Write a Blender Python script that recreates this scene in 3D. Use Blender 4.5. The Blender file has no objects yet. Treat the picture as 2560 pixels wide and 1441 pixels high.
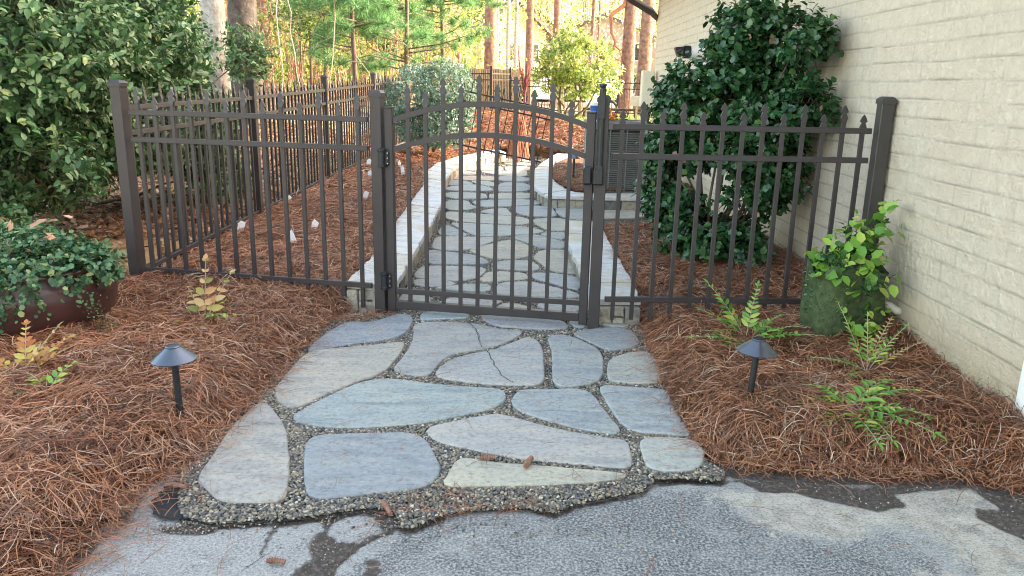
import bpy, bmesh, math, random
import numpy as np
from mathutils import Vector, Matrix
from mathutils.geometry import tessellate_polygon

# ------------------------------------------------------------------ camera, sky, sun, exposure
sc = bpy.context.scene
COL = sc.collection
cam_d = bpy.data.cameras.new("camera"); cam = bpy.data.objects.new("camera", cam_d); COL.objects.link(cam)
sc.camera = cam
cam_d.sensor_width = 36.0; cam_d.lens = 27.42; cam_d.clip_start = 0.05; cam_d.clip_end = 1000
th, roll = math.radians(14.6), math.radians(1.15)
fwd = Vector((0, math.cos(th), -math.sin(th))); r0 = Vector((1, 0, 0)); u0 = r0.cross(fwd)
Rv = math.cos(roll)*r0 + math.sin(roll)*u0; Uv = math.cos(roll)*u0 - math.sin(roll)*r0
m = Matrix((Rv, Uv, -fwd)).transposed().to_4x4(); m.translation = Vector((0, 0, 1.42))
cam.matrix_world = m

SUN_EL, SUN_AZ = math.radians(21), math.radians(80)      # azimuth measured from +Y (north) towards +X
world = bpy.data.worlds.new("World"); sc.world = world; world.use_nodes = True
wn = world.node_tree.nodes; wl = world.node_tree.links; wn.clear()
wo = wn.new("ShaderNodeOutputWorld"); bg = wn.new("ShaderNodeBackground"); sky = wn.new("ShaderNodeTexSky")
sky.sky_type = 'NISHITA'; sky.sun_disc = False; sky.sun_elevation = SUN_EL; sky.sun_rotation = SUN_AZ
sky.air_density = 1.0; sky.dust_density = 2.5; sky.ozone_density = 0.6
bg.inputs[1].default_value = 0.15
wt = wn.new("ShaderNodeMix"); wt.data_type = 'RGBA'; wt.blend_type = 'MULTIPLY'; wt.inputs[0].default_value = 1.0; wt.inputs[7].default_value = (1.2, .99, .765, 1)   # hazy, whiter sky
wl.new(sky.outputs[0], wt.inputs[6]); wl.new(wt.outputs[2], bg.inputs[0]); wl.new(bg.outputs[0], wo.inputs[0])
sun_d = bpy.data.lights.new("sun", 'SUN'); sun_d.energy = 2.0; sun_d.angle = math.radians(0.5); sun_d.color = (1, .9, .75)
sun = bpy.data.objects.new("sun", sun_d); COL.objects.link(sun)
sd = Vector((math.sin(SUN_AZ)*math.cos(SUN_EL), math.cos(SUN_AZ)*math.cos(SUN_EL), math.sin(SUN_EL)))
sun.rotation_euler = sd.to_track_quat('Z', 'Y').to_euler()
sc.view_settings.view_transform = 'Standard'; sc.view_settings.look = 'None'
sc.view_settings.exposure = 3.12; sc.view_settings.gamma = 1.0

sc.cycles.filter_width = 1.05
rng = np.random.default_rng(7); random.seed(7)

# ------------------------------------------------------------------ numpy noise
_lat = np.random.default_rng(3).random((256, 256))
def vnoise(x, y, s=1.0):
    x = np.asarray(x, float)/s + 31.7; y = np.asarray(y, float)/s + 17.3
    xi = np.floor(x).astype(int); yi = np.floor(y).astype(int); fx = x-xi; fy = y-yi
    fx = fx*fx*(3-2*fx); fy = fy*fy*(3-2*fy)
    g = lambda a, b: _lat[a % 256, b % 256]
    return (g(xi, yi)*(1-fx)+g(xi+1, yi)*fx)*(1-fy)+(g(xi, yi+1)*(1-fx)+g(xi+1, yi+1)*fx)*fy
def fbm(x, y, s=1.0): return .55*vnoise(x, y, s)+.3*vnoise(x, y, s*.47)+.15*vnoise(x, y, s*.21)
def ss(a, b, x):
    t = np.clip((np.asarray(x, float)-a)/(b-a), 0, 1); return t*t*(3-2*t)
def inpoly(x, y, P):
    x = np.asarray(x); y = np.asarray(y); r = np.zeros(x.shape, bool); n = len(P)
    for i in range(n):
        x1, y1 = P[i][:2]; x2, y2 = P[(i+1) % n][:2]
        if y1 == y2: continue
        c = ((y1 > y) != (y2 > y)) & (x < (x2-x1)*(y-y1)/(y2-y1)+x1); r ^= c
    return r
def dist_line(x, y, L):
    d = np.full(np.shape(x), 1e9)
    for i in range(len(L)-1):
        ax, ay = L[i][:2]; bx, by = L[i+1][:2]; vx, vy = bx-ax, by-ay; q = vx*vx+vy*vy+1e-12
        t = np.clip(((x-ax)*vx+(y-ay)*vy)/q, 0, 1)
        d = np.minimum(d, np.hypot(x-ax-t*vx, y-ay-t*vy))
    return d
def T(x, y):
    "height of the terrain"
    x = np.asarray(x, float); y = np.asarray(y, float)
    c = .45*ss(15.2, 18.5, y)+.1*ss(18.5, 30, y)+2.0*ss(32, 65, y)+np.clip(y-65, 0, None)*.03
    l = .022*np.clip(y-5, 0, 35)+.9*ss(11, 28, y)*ss(-2.8, -5, x)+.7*ss(35, 65, y)+np.clip(y-65, 0, None)*.03
    w = ss(-1.2, -2.4, x)
    return c*(1-w)+np.maximum(l, c*.9)*w

# ------------------------------------------------------------------ materials
def mat(name):
    m = bpy.data.materials.new(name); m.use_nodes = True; nt = m.node_tree; b = nt.nodes["Principled BSDF"]
    return m, nt, b
class NT:
    def __init__(s, nt): s.nt = nt
    def n(s, t, **k):
        o = s.nt.nodes.new(t)
        for a, v in k.items(): setattr(o, a, v)
        return o
    def l(s, a, b): s.nt.links.new(a, b)
    def ramp(s, src, stops, interp='LINEAR'):
        r = s.n("ShaderNodeValToRGB"); r.color_ramp.interpolation = interp; e = r.color_ramp.elements
        while len(e) < len(stops): e.new(.5)
        for i, (p, c) in enumerate(stops): e[i].position = p; e[i].color = (*c, 1) if len(c) == 3 else c
        s.l(src, r.inputs[0]); return r.outputs[0]
    def noise(s, scale, detail=5, rough=.6, co=None, dist=0):
        o = s.n("ShaderNodeTexNoise"); o.inputs['Scale'].default_value = scale; o.inputs['Detail'].default_value = detail
        o.inputs['Roughness'].default_value = rough; o.inputs['Distortion'].default_value = dist
        if co is not None: s.l(co, o.inputs['Vector'])
        return o.outputs['Fac']
    def mix(s, f, a, b, mode='MIX'):
        o = s.n("ShaderNodeMix", data_type='RGBA', blend_type=mode)
        for i, v in ((0, f), (6, a), (7, b)):
            if hasattr(v, 'links'): s.l(v, o.inputs[i])
            else: o.inputs[i].default_value = v if i == 0 else (*v, 1)
        return o.outputs[2]
    def math(s, op, a, b=0.0, c=None):
        o = s.n("ShaderNodeMath", operation=op)
        for i, v in ((0, a), (1, b)) + (((2, c),) if c is not None else ()):
            if hasattr(v, 'links'): s.l(v, o.inputs[i])
            else: o.inputs[i].default_value = v
        return o.outputs[0]
    def bump(s, h, b, dist=.01, strength=.5):
        o = s.n("ShaderNodeBump"); o.inputs['Distance'].default_value = dist; o.inputs['Strength'].default_value = strength
        s.l(h, o.inputs['Height']); s.l(o.outputs[0], b.inputs['Normal']); return o
    def obj(s): return s.n("ShaderNodeTexCoord").outputs['Object']
    def island(s): return s.n("ShaderNodeNewGeometry").outputs['Random Per Island']
M = {}
def m_noise(name, c1, c2, scale=20, rough=.6, bump=.003, bscale=None, metal=0, spec=.5):
    m, nt, b = mat(name); N = NT(nt); co = N.obj()
    f = N.noise(scale, 6, .6, co); N.l(N.ramp(f, [(.3, c1), (.7, c2)]), b.inputs['Base Color'])
    b.inputs['Roughness'].default_value = rough; b.inputs['Metallic'].default_value = metal
    b.inputs['Specular IOR Level'].default_value = spec
    if bump: N.bump(N.noise(bscale or scale*3, 4, .6, co), b, bump, .6)
    M[name] = m; return m
def m_island(name, stops, rough=.6, transl=0.0, spec=.5, nscale=None, interp='LINEAR'):
    m, nt, b = mat(name); N = NT(nt)
    col = N.ramp(N.island(), stops, interp)
    if nscale:
        f = N.noise(nscale, 3, .6, N.obj()); col = N.mix(.35, col, N.ramp(f, [(.3, (.25, .25, .25)), (.7, (1.3, 1.3, 1.3))]), 'MULTIPLY')
    N.l(col, b.inputs['Base Color']); b.inputs['Roughness'].default_value = rough; b.inputs['Specular IOR Level'].default_value = spec
    if transl:
        t = N.n("ShaderNodeBsdfTranslucent"); N.l(N.mix(.5, col, (.55, .75, .12), 'MULTIPLY') if transl > .5 else col, t.inputs[0])
        x = N.n("ShaderNodeMixShader"); x.inputs[0].default_value = min(transl, .45)
        N.l(b.outputs[0], x.inputs[1]); N.l(t.outputs[0], x.inputs[2])
        N.l(x.outputs[0], nt.nodes["Material Output"].inputs[0])
    M[name] = m; return m

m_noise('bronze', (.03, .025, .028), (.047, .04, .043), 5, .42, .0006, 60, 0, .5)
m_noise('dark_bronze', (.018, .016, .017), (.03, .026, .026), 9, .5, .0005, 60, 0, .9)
m_noise('black_metal', (.012, .013, .016), (.02, .021, .025), 12, .35, .0003, 60)
m_noise('black_plastic', (.012, .014, .017), (.022, .024, .03), 30, .38, .0006, 90)
m_noise('lamp_metal', (.12, .135, .17), (.15, .165, .2), 8, .33, .0002, 80, .9)
m_noise('white_plastic', (.7, .7, .7), (.8, .8, .8), 30, .4, 0)
m_noise('white_flag', (.75, .76, .8), (.85, .86, .88), 30, .5, 0)
m_noise('soil', (.05, .035, .025), (.13, .085, .055), 14, .95, .02, 40)
m_noise('dark_soil', (.03, .024, .021), (.12, .095, .08), 38, .9, .006, 90)
m_noise('fabric', (.012, .012, .014), (.03, .03, .034), 20, .9, .003, 300)
m_noise('gravel_base', (.03, .027, .024), (.07, .06, .05), 90, .95, .006, 120)
m_noise('bark_pine', (.11, .06, .045), (.34, .21, .16), 9, .95, .03, 14)
m_noise('bark_grey', (.22, .2, .18), (.5, .47, .44), 9, .95, .03, 22)
m_noise('bark_dark', (.035, .03, .025), (.12, .1, .085), 8, .95, .04, 18)
m_noise('branch', (.07, .05, .04), (.16, .12, .09), 20, .9, .003, 60)
m_noise('pale_branch', (.3, .24, .18), (.42, .35, .27), 20, .9, .003, 60)
m_noise('red_branch', (.12, .025, .03), (.2, .05, .045), 20, .8, 0)
m_noise('glazed_pot', (.03, .014, .014), (.075, .032, .03), 3, .28, .001, 20)
m_noise('concrete', (.3, .28, .25), (.42, .4, .36), 20, .9, .004, 80)
m_noise('cream_paint', (.66, .63, .5), (.74, .71, .58), 6, .5, .001, 40)
m_noise('white_paint', (.74, .74, .72), (.82, .82, .8), 6, .5, .002, 40)
m_noise('tan_paint', (.5, .4, .3), (.58, .48, .37), 10, .7, .002, 60)
m_noise('roof_shingle', (.09, .075, .065), (.2, .17, .15), 20, .9, .01, 40)
m_noise('yellow_siding', (.62, .52, .26), (.72, .62, .34), 4, .8, .004, 20)
m_noise('tan_siding', (.42, .34, .28), (.52, .43, .36), 4, .8, .004, 20)
m_noise('glass_dark', (.02, .025, .03), (.04, .05, .06), 4, .08, 0)
m_noise('ac_metal', (.13, .13, .125), (.17, .17, .16), 12, .45, .0005, 60, .1)
m_noise('ac_light', (.3, .31, .3), (.36, .37, .36), 12, .5, .0005, 60, .1)
m_noise('ac_dark', (.012, .014, .014), (.03, .034, .034), 12, .7, 0)
m_noise('wood_old', (.22, .16, .1), (.42, .33, .22), 12, .85, .004, 60)
m_noise('wood_dark', (.05, .035, .025), (.1, .07, .05), 12, .85, .004, 60)
m_noise('sticker_blue', (.12, .35, .75), (.14, .4, .8), 12, .4, 0)
m_noise('blue_plastic', (.02, .09, .4), (.03, .12, .5), 12, .35, 0)
m_noise('rust_twig', (.16, .07, .045), (.36, .2, .15), 60, .9, .004, 120)
m_noise('pvc', (.55, .5, .42), (.7, .66, .58), 20, .5, .0006, 60)
m_noise('burlap_red', (.24, .09, .055), (.42, .2, .13), 30, .9, .01, 60)
m_noise('steel', (.35, .35, .36), (.5, .5, .5), 20, .35, 0, None, .9)
m_noise('far_road', (.3, .28, .26), (.42, .4, .37), 2, .95, .004, 20)
m_noise('sack', (.018, .035, .012), (.075, .11, .04), 28, .8, .006, 120)
m_noise('sandy', (.3, .19, .09), (.42, .28, .14), 9, .95, .01, 40)

m_island('straw', [(0, (.05, .02, .012)), (.3, (.16, .058, .03)), (.55, (.36, .138, .06)), (.8, (.5, .225, .11)), (.93, (.5, .31, .2)), (1, (.6, .5, .42))], .55, 0, .4, 2.2)
m_island('loose_straw', [(0, (.16, .06, .03)), (.6, (.34, .15, .08)), (1, (.45, .25, .15))], .6, 0, .3)
m_island('pebbles', [(0, (.05, .055, .065)), (.3, (.12, .12, .12)), (.55, (.2, .18, .15)), (.75, (.3, .25, .18)), (.9, (.42, .33, .22)), (1, (.6, .57, .52))], .5, 0, .5)
m_island('leaf_camellia', [(0, (.013, .055, .02)), (.5, (.03, .098, .034)), (.9, (.065, .165, .058)), (1, (.13, .24, .07))], .27, .2, .5)
m_island('leaf_elaeagnus', [(0, (.03, .085, .03)), (.4, (.075, .18, .06)), (.7, (.15, .28, .12)), (.93, (.25, .39, .19)), (1, (.42, .5, .2))], .36, .25, .5)
m_island('leaf_hedge', [(0, (.05, .1, .07)), (.5, (.13, .24, .17)), (1, (.3, .42, .33))], .35, .25, .5)
m_island('leaf_ivy', [(0, (.025, .08, .035)), (.5, (.065, .16, .075)), (.9, (.15, .27, .12)), (1, (.4, .45, .2))], .4, .25, .5)
m_island('leaf_bright', [(0, (.08, .22, .03)), (.5, (.2, .42, .06)), (.85, (.4, .58, .1)), (1, (.65, .62, .15))], .4, .35, .5)
m_island('leaf_fern', [(0, (.07, .2, .03)), (.6, (.22, .42, .07)), (1, (.5, .55, .12))], .45, .35, .5)
m_island('leaf_gold', [(0, (.2, .24, .05)), (.4, (.5, .38, .12)), (.75, (.62, .42, .2)), (1, (.5, .22, .1))], .5, .35, .5)
m_island('leaf_rust', [(0, (.4, .12, .05)), (.5, (.5, .3, .08)), (1, (.5, .5, .12))], .5, .35, .5)
m_island('leaf_rhodo', [(0, (.08, .16, .05)), (.5, (.28, .4, .1)), (1, (.6, .62, .22))], .32, .4, .6)
m_island('leaf_woods', [(0, (.06, .13, .03)), (.4, (.2, .3, .06)), (.8, (.5, .52, .12)), (1, (.7, .55, .2))], .5, .6, .4)
m_island('leaf_woods_dark', [(0, (.03, .08, .03)), (.5, (.09, .17, .06)), (1, (.25, .32, .1))], .5, .4, .4)
m_island('leaf_gilded', [(0, (.24, .27, .1)), (.35, (.5, .49, .25)), (.75, (.75, .7, .45)), (1, (.82, .76, .62))], .5, .6, .4)
m_island('leaf_holly', [(0, (.03, .1, .03)), (.5, (.1, .22, .06)), (1, (.35, .45, .12))], .35, .4, .5)
m_island('needles_green', [(0, (.04, .13, .05)), (.5, (.1, .27, .1)), (1, (.28, .46, .2))], .5, .45, .4)
m_island('litter', [(0, (.09, .045, .03)), (.3, (.24, .13, .09)), (.6, (.42, .26, .18)), (.85, (.5, .24, .1)), (1, (.6, .48, .4))], .7, .2, .3)
m_island('bloom', [(0, (.6, .03, .02)), (.5, (.8, .25, .03)), (1, (.85, .6, .05))], .5, .2, .4)
m_island('grass_blades', [(0, (.1, .2, .05)), (.5, (.24, .34, .1)), (1, (.45, .47, .2))], .6, .4, .3)

nt = M['straw'].node_tree; N = NT(nt); b_ = nt.nodes['Principled BSDF']; src = b_.inputs['Base Color'].links[0].from_socket      # faded, greyer mats of old needles
N.l(N.mix(N.ramp(N.noise(2.4, 5, .65, N.obj()), [(.52, (0, 0, 0)), (.68, (.35, .35, .35))]), src, (.34, .23, .17)), b_.inputs['Base Color'])
# bluestone: tint comes from the colour of each slab
m, nt, b = mat('bluestone'); N = NT(nt); co = N.obj(); oi = N.n("ShaderNodeObjectInfo")
vm = N.n("ShaderNodeMapping"); vm.inputs['Scale'].default_value = (1, 3.2, 1); vm.inputs['Rotation'].default_value = (0, 0, .3); N.l(co, vm.inputs[0])
n1 = N.noise(3.2, 7, .62, vm.outputs[0], .6); n2 = N.noise(55, 5, .7, co); n3 = N.noise(11, 6, .65, co, .4)
c = N.mix(1.0, oi.outputs['Color'], N.ramp(n1, [(.3, (.7, .72, .76)), (.48, (.98, .99, 1)), (.7, (1.2, 1.13, 1.02))]), 'MULTIPLY')
c = N.mix(1.0, c, N.ramp(n2, [(.3, (.6, .59, .57)), (.46, (1, 1, 1)), (.72, (1.25, 1.25, 1.25))]), 'MULTIPLY')
c = N.mix(N.ramp(n3, [(.6, (0, 0, 0)), (.75, (.5, .5, .5))]), c, (.4, .36, .31))
n5 = N.noise(24, 4, .8, vm.outputs[0], 1.0); c = N.mix(N.ramp(n5, [(.66, (0, 0, 0)), (.72, (.6, .6, .6))]), c, (.14, .12, .1))
N.l(c, b.inputs['Base Color']); b.inputs['Roughness'].default_value = .72; b.inputs['Specular IOR Level'].default_value = .4
N.bump(N.math('ADD', N.math('MULTIPLY', n1, 1.6), N.math('MULTIPLY', n2, .3)), b, .014, .8); M['bluestone'] = m
# pale cap stone with tan stains
m, nt, b = mat('capstone'); N = NT(nt); co = N.obj()
vm = N.n("ShaderNodeMapping"); vm.inputs['Scale'].default_value = (1, 2.5, 1); N.l(co, vm.inputs[0])
n1 = N.noise(4, 7, .65, vm.outputs[0], .8); n2 = N.noise(2.2, 5, .6, co, 1.2)
c = N.ramp(n1, [(.3, (.42, .44, .47)), (.5, (.58, .59, .6)), (.7, (.68, .67, .64))])
c = N.mix(N.ramp(n2, [(.48, (0, 0, 0)), (.6, (.7, .7, .7))]), c, (.52, .43, .3))
c = N.mix(N.ramp(N.noise(13, 6, .75, vm.outputs[0], .6), [(.58, (0, 0, 0)), (.68, (.55, .55, .55))]), c, (.27, .25, .22))
c = N.mix(1.0, c, N.ramp(N.noise(60, 5, .7, co), [(.28, (.75, .75, .75)), (.5, (1, 1, 1))]), 'MULTIPLY')
N.l(c, b.inputs['Base Color']); b.inputs['Roughness'].default_value = .8; N.bump(n1, b, .012, .7); M['capstone'] = m
# wall stone blocks
m, nt, b = mat('wallstone'); N = NT(nt); co = N.obj()
c = N.ramp(N.island(), [(0, (.17, .165, .16)), (.4, (.3, .285, .26)), (.7, (.4, .34, .24)), (1, (.48, .45, .4))])
n1 = N.noise(22, 8, .7, co, .5)
c = N.mix(1.0, c, N.ramp(n1, [(.3, (.55, .55, .55)), (.6, (1.15, 1.15, 1.15))]), 'MULTIPLY')
N.l(c, b.inputs['Base Color']); b.inputs['Roughness'].default_value = .9; N.bump(n1, b, .02, .9); M['wallstone'] = m
# painted brick
m, nt, b = mat('painted_brick'); N = NT(nt); co = N.obj()
n1 = N.noise(14, 8, .7, co); n2 = N.noise(.9, 4, .6, co, .5); n3 = N.noise(120, 4, .7, co); n4 = N.noise(38, 5, .75, co, .6)
c = N.ramp(n1, [(.3, (.57, .505, .41)), (.7, (.68, .615, .51))])
c = N.mix(N.ramp(n2, [(.5, (0, 0, 0)), (.75, (.4, .4, .4))]), c, (.57, .49, .38))
sep = N.n("ShaderNodeSeparateXYZ"); N.l(co, sep.inputs[0])
low = N.math('MULTIPLY', N.math('SUBTRACT', 1.0, N.math('MULTIPLY', sep.outputs[2], 1.9)), n1)   # splash dirt on the lowest courses
c = N.mix(N.ramp(low, [(.1, (0, 0, 0)), (.45, (.85, .85, .85))]), c, (.42, .35, .22))
c = N.mix(N.ramp(n4, [(.62, (0, 0, 0)), (.7, (.6, .6, .6))]), c, (.3, .25, .18))
at = N.n("ShaderNodeAttribute", attribute_name='joint'); c = N.mix(N.math('MULTIPLY', at.outputs['Fac'], .8), c, (.2, .17, .14))  # groove shadow along the joints painted into the colour, with some grime
c = N.mix(1.0, c, (1.02, 1.0, .97), 'MULTIPLY')
N.l(c, b.inputs['Base Color']); b.inputs['Roughness'].default_value = .75
N.bump(N.math('ADD', N.math('MULTIPLY', n1, 1.2), N.math('ADD', n4, N.math('MULTIPLY', n3, .3))), b, .012, .9); M['painted_brick'] = m
# worn driveway
m, nt, b = mat('driveway'); N = NT(nt); co = N.obj(); sep = N.n("ShaderNodeSeparateXYZ"); N.l(co, sep.inputs[0])
big = N.noise(1.1, 6, .65, co, .6); fine = N.noise(110, 3, .75, co); med = N.noise(16, 7, .7, co, .4); stain = N.noise(3.1, 7, .7, co, .5); spk = N.noise(230, 2, .8, co)
dark = N.ramp(fine, [(.38, (.07, .07, .075)), (.5, (.19, .19, .195)), (.6, (.44, .435, .43))])
lite = N.ramp(fine, [(.33, (.2, .195, .19)), (.5, (.36, .355, .35)), (.66, (.5, .49, .48))])
cream = N.mix(1.0, N.ramp(med, [(.3, (.36, .31, .25)), (.5, (.52, .47, .4)), (.7, (.66, .61, .54))]), N.ramp(fine, [(.36, (.55, .55, .56)), (.5, (1, 1, 1))]), 'MULTIPLY')
def A_(nm): return N.n("ShaderNodeAttribute", attribute_name=nm).outputs['Fac']
def edge(nm, k): return N.ramp(N.math('ADD', A_(nm), N.math('ADD', N.math('MULTIPLY', N.math('SUBTRACT', med, .5), k), N.math('MULTIPLY', N.math('SUBTRACT', stain, .5), k))), [(.38, (0, 0, 0)), (.62, (1, 1, 1))])
c = N.mix(edge('dark', 1.6), lite, dark)
c = N.mix(N.ramp(stain, [(.46, (0, 0, 0)), (.62, (.75, .75, .75))]), c, lite)
c = N.mix(N.math('MULTIPLY', edge('cream', 2.0), .85), c, cream)
c = N.mix(N.ramp(N.noise(9, 7, .75, co, .7), [(.5, (0, 0, 0)), (.62, (.5, .5, .5))]), c, dark)
soilc = N.ramp(N.noise(60, 6, .75, co), [(.3, (.035, .027, .023)), (.5, (.08, .063, .054)), (.7, (.2, .16, .14))])
c = N.mix(edge('soil', 1.1), c, soilc)
c = N.mix(N.ramp(spk, [(.62, (0, 0, 0)), (.7, (.8, .8, .8))]), c, (.07, .07, .08))
N.l(c, b.inputs['Base Color']); b.inputs['Roughness'].default_value = .85
N.bump(N.math('ADD', fine, N.math('MULTIPLY', med, 1.2)), b, .008, .9); M['driveway'] = m
# ground: leaf litter and soil far, sand near the corner post
m, nt, b = mat('ground'); N = NT(nt); co = N.obj()
v = N.n("ShaderNodeTexVoronoi"); v.inputs['Scale'].default_value = 16; v.inputs['Randomness'].default_value = 1; N.l(co, v.inputs['Vector'])
sp = N.n("ShaderNodeSeparateColor"); N.l(v.outputs['Color'], sp.inputs[0])
c = N.ramp(sp.outputs[0], [(0, (.1, .06, .045)), (.3, (.24, .14, .09)), (.6, (.4, .24, .15)), (.85, (.5, .32, .2)), (1, (.6, .5, .42))])
c = N.mix(1.0, c, N.ramp(N.noise(.5, 5, .6, co), [(.3, (.6, .6, .6)), (.6, (1, 1, 1))]), 'MULTIPLY')
N.l(c, b.inputs['Base Color']); b.inputs['Roughness'].default_value = .9; N.bump(sp.outputs[1], b, .03, .6); M['ground'] = m
m, nt, b = mat('lawn'); N = NT(nt); co = N.obj()
N.l(N.ramp(N.noise(6, 8, .75, co), [(.3, (.12, .16, .05)), (.5, (.25, .3, .1)), (.7, (.42, .4, .2))]), b.inputs['Base Color'])
b.inputs['Roughness'].default_value = .95; N.bump(N.noise(60, 4, .7, co), b, .03, .8); M['lawn'] = m

# ------------------------------------------------------------------ mesh helpers
def tag(o, label=None, cat=None, group=None, kind=None):
    if label: o['label'] = label
    if cat: o['category'] = cat
    if group: o['group'] = group
    if kind: o['kind'] = kind
    return o
def empty(name, loc=(0, 0, 0), rz=0, **k):
    o = bpy.data.objects.new(name, None); COL.objects.link(o); o.location = loc; o.rotation_euler = (0, 0, rz)
    o.empty_display_size = .1; return tag(o, **k)
def link(name, me, material, parent=None, smooth=False):
    if material is not None and not me.materials: me.materials.append(M[material] if isinstance(material, str) else material)
    if smooth: me.polygons.foreach_set('use_smooth', [True]*len(me.polygons))
    o = bpy.data.objects.new(name, me); COL.objects.link(o)
    if parent is not None: o.parent = parent
    return o
def npmesh(name, V, faces):
    "faces: list of integer arrays, each (n, k)"
    me = bpy.data.meshes.new(name); V = np.ascontiguousarray(V, np.float32)
    tot = np.concatenate([np.full(len(f), f.shape[1], np.int32) for f in faces])
    idx = np.concatenate([np.asarray(f, np.int32).ravel() for f in faces])
    me.vertices.add(len(V)); me.vertices.foreach_set('co', V.ravel())
    me.loops.add(len(idx)); me.loops.foreach_set('vertex_index', idx)
    me.polygons.add(len(tot)); st = np.concatenate([[0], np.cumsum(tot)[:-1]]).astype(np.int32)
    me.polygons.foreach_set('loop_start', st); me.polygons.foreach_set('loop_total', tot)
    me.update(calc_edges=True); me.validate(); return me
class MB:
    def __init__(s): s.v = []; s.f = []
    def box(s, c, d, rot=None, taper=1.0):
        x, y, z = d[0]/2, d[1]/2, d[2]/2; n = len(s.v)
        for sz in (-1, 1):
            k = taper if sz > 0 else 1
            for sx, sy in ((-1, -1), (1, -1), (1, 1), (-1, 1)):
                p = Vector((sx*x*k, sy*y*k, sz*z))
                if rot is not None: p = rot @ p
                s.v.append((p.x+c[0], p.y+c[1], p.z+c[2]))
        s.f += [(n+3, n+2, n+1, n), (n+4, n+5, n+6, n+7)]+[(n+i, n+(i+1) % 4, n+4+(i+1) % 4, n+4+i) for i in range(4)]
        return s
    def tube(s, pts, r, sides=6, cap=True, flat=1.0):
        pts = [Vector(p) for p in pts]; R = r if isinstance(r, (list, tuple)) else [r]*len(pts); n = len(s.v); up = Vector((0, 0, 1))
        for i, p in enumerate(pts):
            d = (pts[min(i+1, len(pts)-1)]-pts[max(i-1, 0)]).normalized()
            a = d.cross(up if abs(d.z) < .95 else Vector((0, 1, 0))).normalized(); b2 = d.cross(a)
            for k in range(sides):
                t = 2*math.pi*k/sides; q = p+(a*math.cos(t)+b2*math.sin(t)*flat)*R[i]; s.v.append(tuple(q))
        for i in range(len(pts)-1):
            for k in range(sides):
                a0 = n+i*sides+k; a1 = n+i*sides+(k+1) % sides; s.f.append((a0, a0+sides, a1+sides, a1))
        if cap:
            s.f.append(tuple(n+k for k in range(sides))); e = n+(len(pts)-1)*sides; s.f.append(tuple(e+k for k in reversed(range(sides))))
        return s
    def lathe(s, prof, c=(0, 0, 0), seg=24, sx=1, sy=1, phase=0):
        n = len(s.v)
        for r, z in prof:
            for k in range(seg):
                t = 2*math.pi*k/seg+phase; s.v.append((c[0]+r*math.cos(t)*sx, c[1]+r*math.sin(t)*sy, c[2]+z))
        for i in range(len(prof)-1):
            for k in range(seg):
                a0 = n+i*seg+k; a1 = n+i*seg+(k+1) % seg; s.f.append((a0, a1, a1+seg, a0+seg))
        s.f.append(tuple(n+k for k in reversed(range(seg)))); e = n+(len(prof)-1)*seg; s.f.append(tuple(e+k for k in range(seg)))
        return s
    def prism(s, P, z0, z1):
        n = len(s.v); k = len(P)
        for z in (z0, z1):
            for p in P: s.v.append((p[0], p[1], z))
        s.f.append(tuple(n+i for i in reversed(range(k)))); s.f.append(tuple(n+k+i for i in range(k)))
        for i in range(k): s.f.append((n+i, n+(i+1) % k, n+k+(i+1) % k, n+k+i))
        return s
    def build(s, name, material, parent=None, smooth=False, bevel=0):
        me = bpy.data.meshes.new(name); me.from_pydata(s.v, [], s.f); me.update()
        if bevel:
            bm = bmesh.new(); bm.from_mesh(me); bmesh.ops.bevel(bm, geom=bm.edges[:], offset=bevel, segments=1, affect='EDGES', clamp_overlap=True); bm.to_mesh(me); bm.free()
        return link(name, me, material, parent, smooth)
def ccw(P):
    a = sum(P[i][0]*P[(i+1) % len(P)][1]-P[(i+1) % len(P)][0]*P[i][1] for i in range(len(P)))
    return P if a > 0 else P[::-1]
def sheet(name, P, z, material, parent=None):
    P = ccw([tuple(p[:2]) for p in P]); tr = tessellate_polygon([[Vector((*p, 0)) for p in P]])
    me = bpy.data.meshes.new(name); F = []
    for t in tr:
        a, b, c = (Vector(P[i]) for i in t)
        F.append(t if (b-a).cross(c-a) > 0 else t[::-1])
    me.from_pydata([(*p, z) for p in P], [], F); me.update(); return link(name, me, material, parent)
def rough_poly(P, step=.03, amp=.008, seed=0):
    r = random.Random(seed); out = []; n = len(P)
    for i in range(n):
        a = Vector(P[i][:2]); b = Vector(P[(i+1) % n][:2]); L = (b-a).length; k = max(1, int(L/step))
        for j in range(k):
            p = a.lerp(b, j/k); out.append((p.x+r.uniform(-amp, amp), p.y+r.uniform(-amp, amp)))
    return out
def chaikin(P, it=2):
    for _ in range(it):
        Q = []
        for i in range(len(P)):
            a, b = P[i], P[(i+1) % len(P)]
            Q += [(a[0]*.78+b[0]*.22, a[1]*.78+b[1]*.22), (a[0]*.22+b[0]*.78, a[1]*.22+b[1]*.78)]
        P = Q
    return P

def norm(a): return a/np.maximum(np.linalg.norm(a, axis=-1, keepdims=True), 1e-9)
def basis(D, U):
    D = norm(D); S = norm(np.cross(U, D)); Nn = np.cross(D, S); return np.stack([D, S, Nn], -1)       # columns
def inst(tv, tf, B, P, S):
    "place a template many times: returns V, faces"
    tv = np.asarray(tv, float); n = len(P); S = np.asarray(S, float)
    if S.ndim == 1: S = np.repeat(S[:, None], 3, 1)
    loc = tv[None]*S[:, None, :]; V = np.einsum('nij,nkj->nki', B, loc)+P[:, None, :]
    off = (np.arange(n)*len(tv))[:, None, None]; F = []
    for f in tf:
        f = np.asarray(f); F.append((f[None]+off).reshape(-1, f.shape[1]))
    return V.reshape(-1, 3), F
LEAF_V = [(0, 0, 0), (.5, 0, -.02), (1, 0, -.1), (.25, .3, .07), (.65, .27, .05), (.25, -.3, .07), (.65, -.27, .05)]
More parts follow.
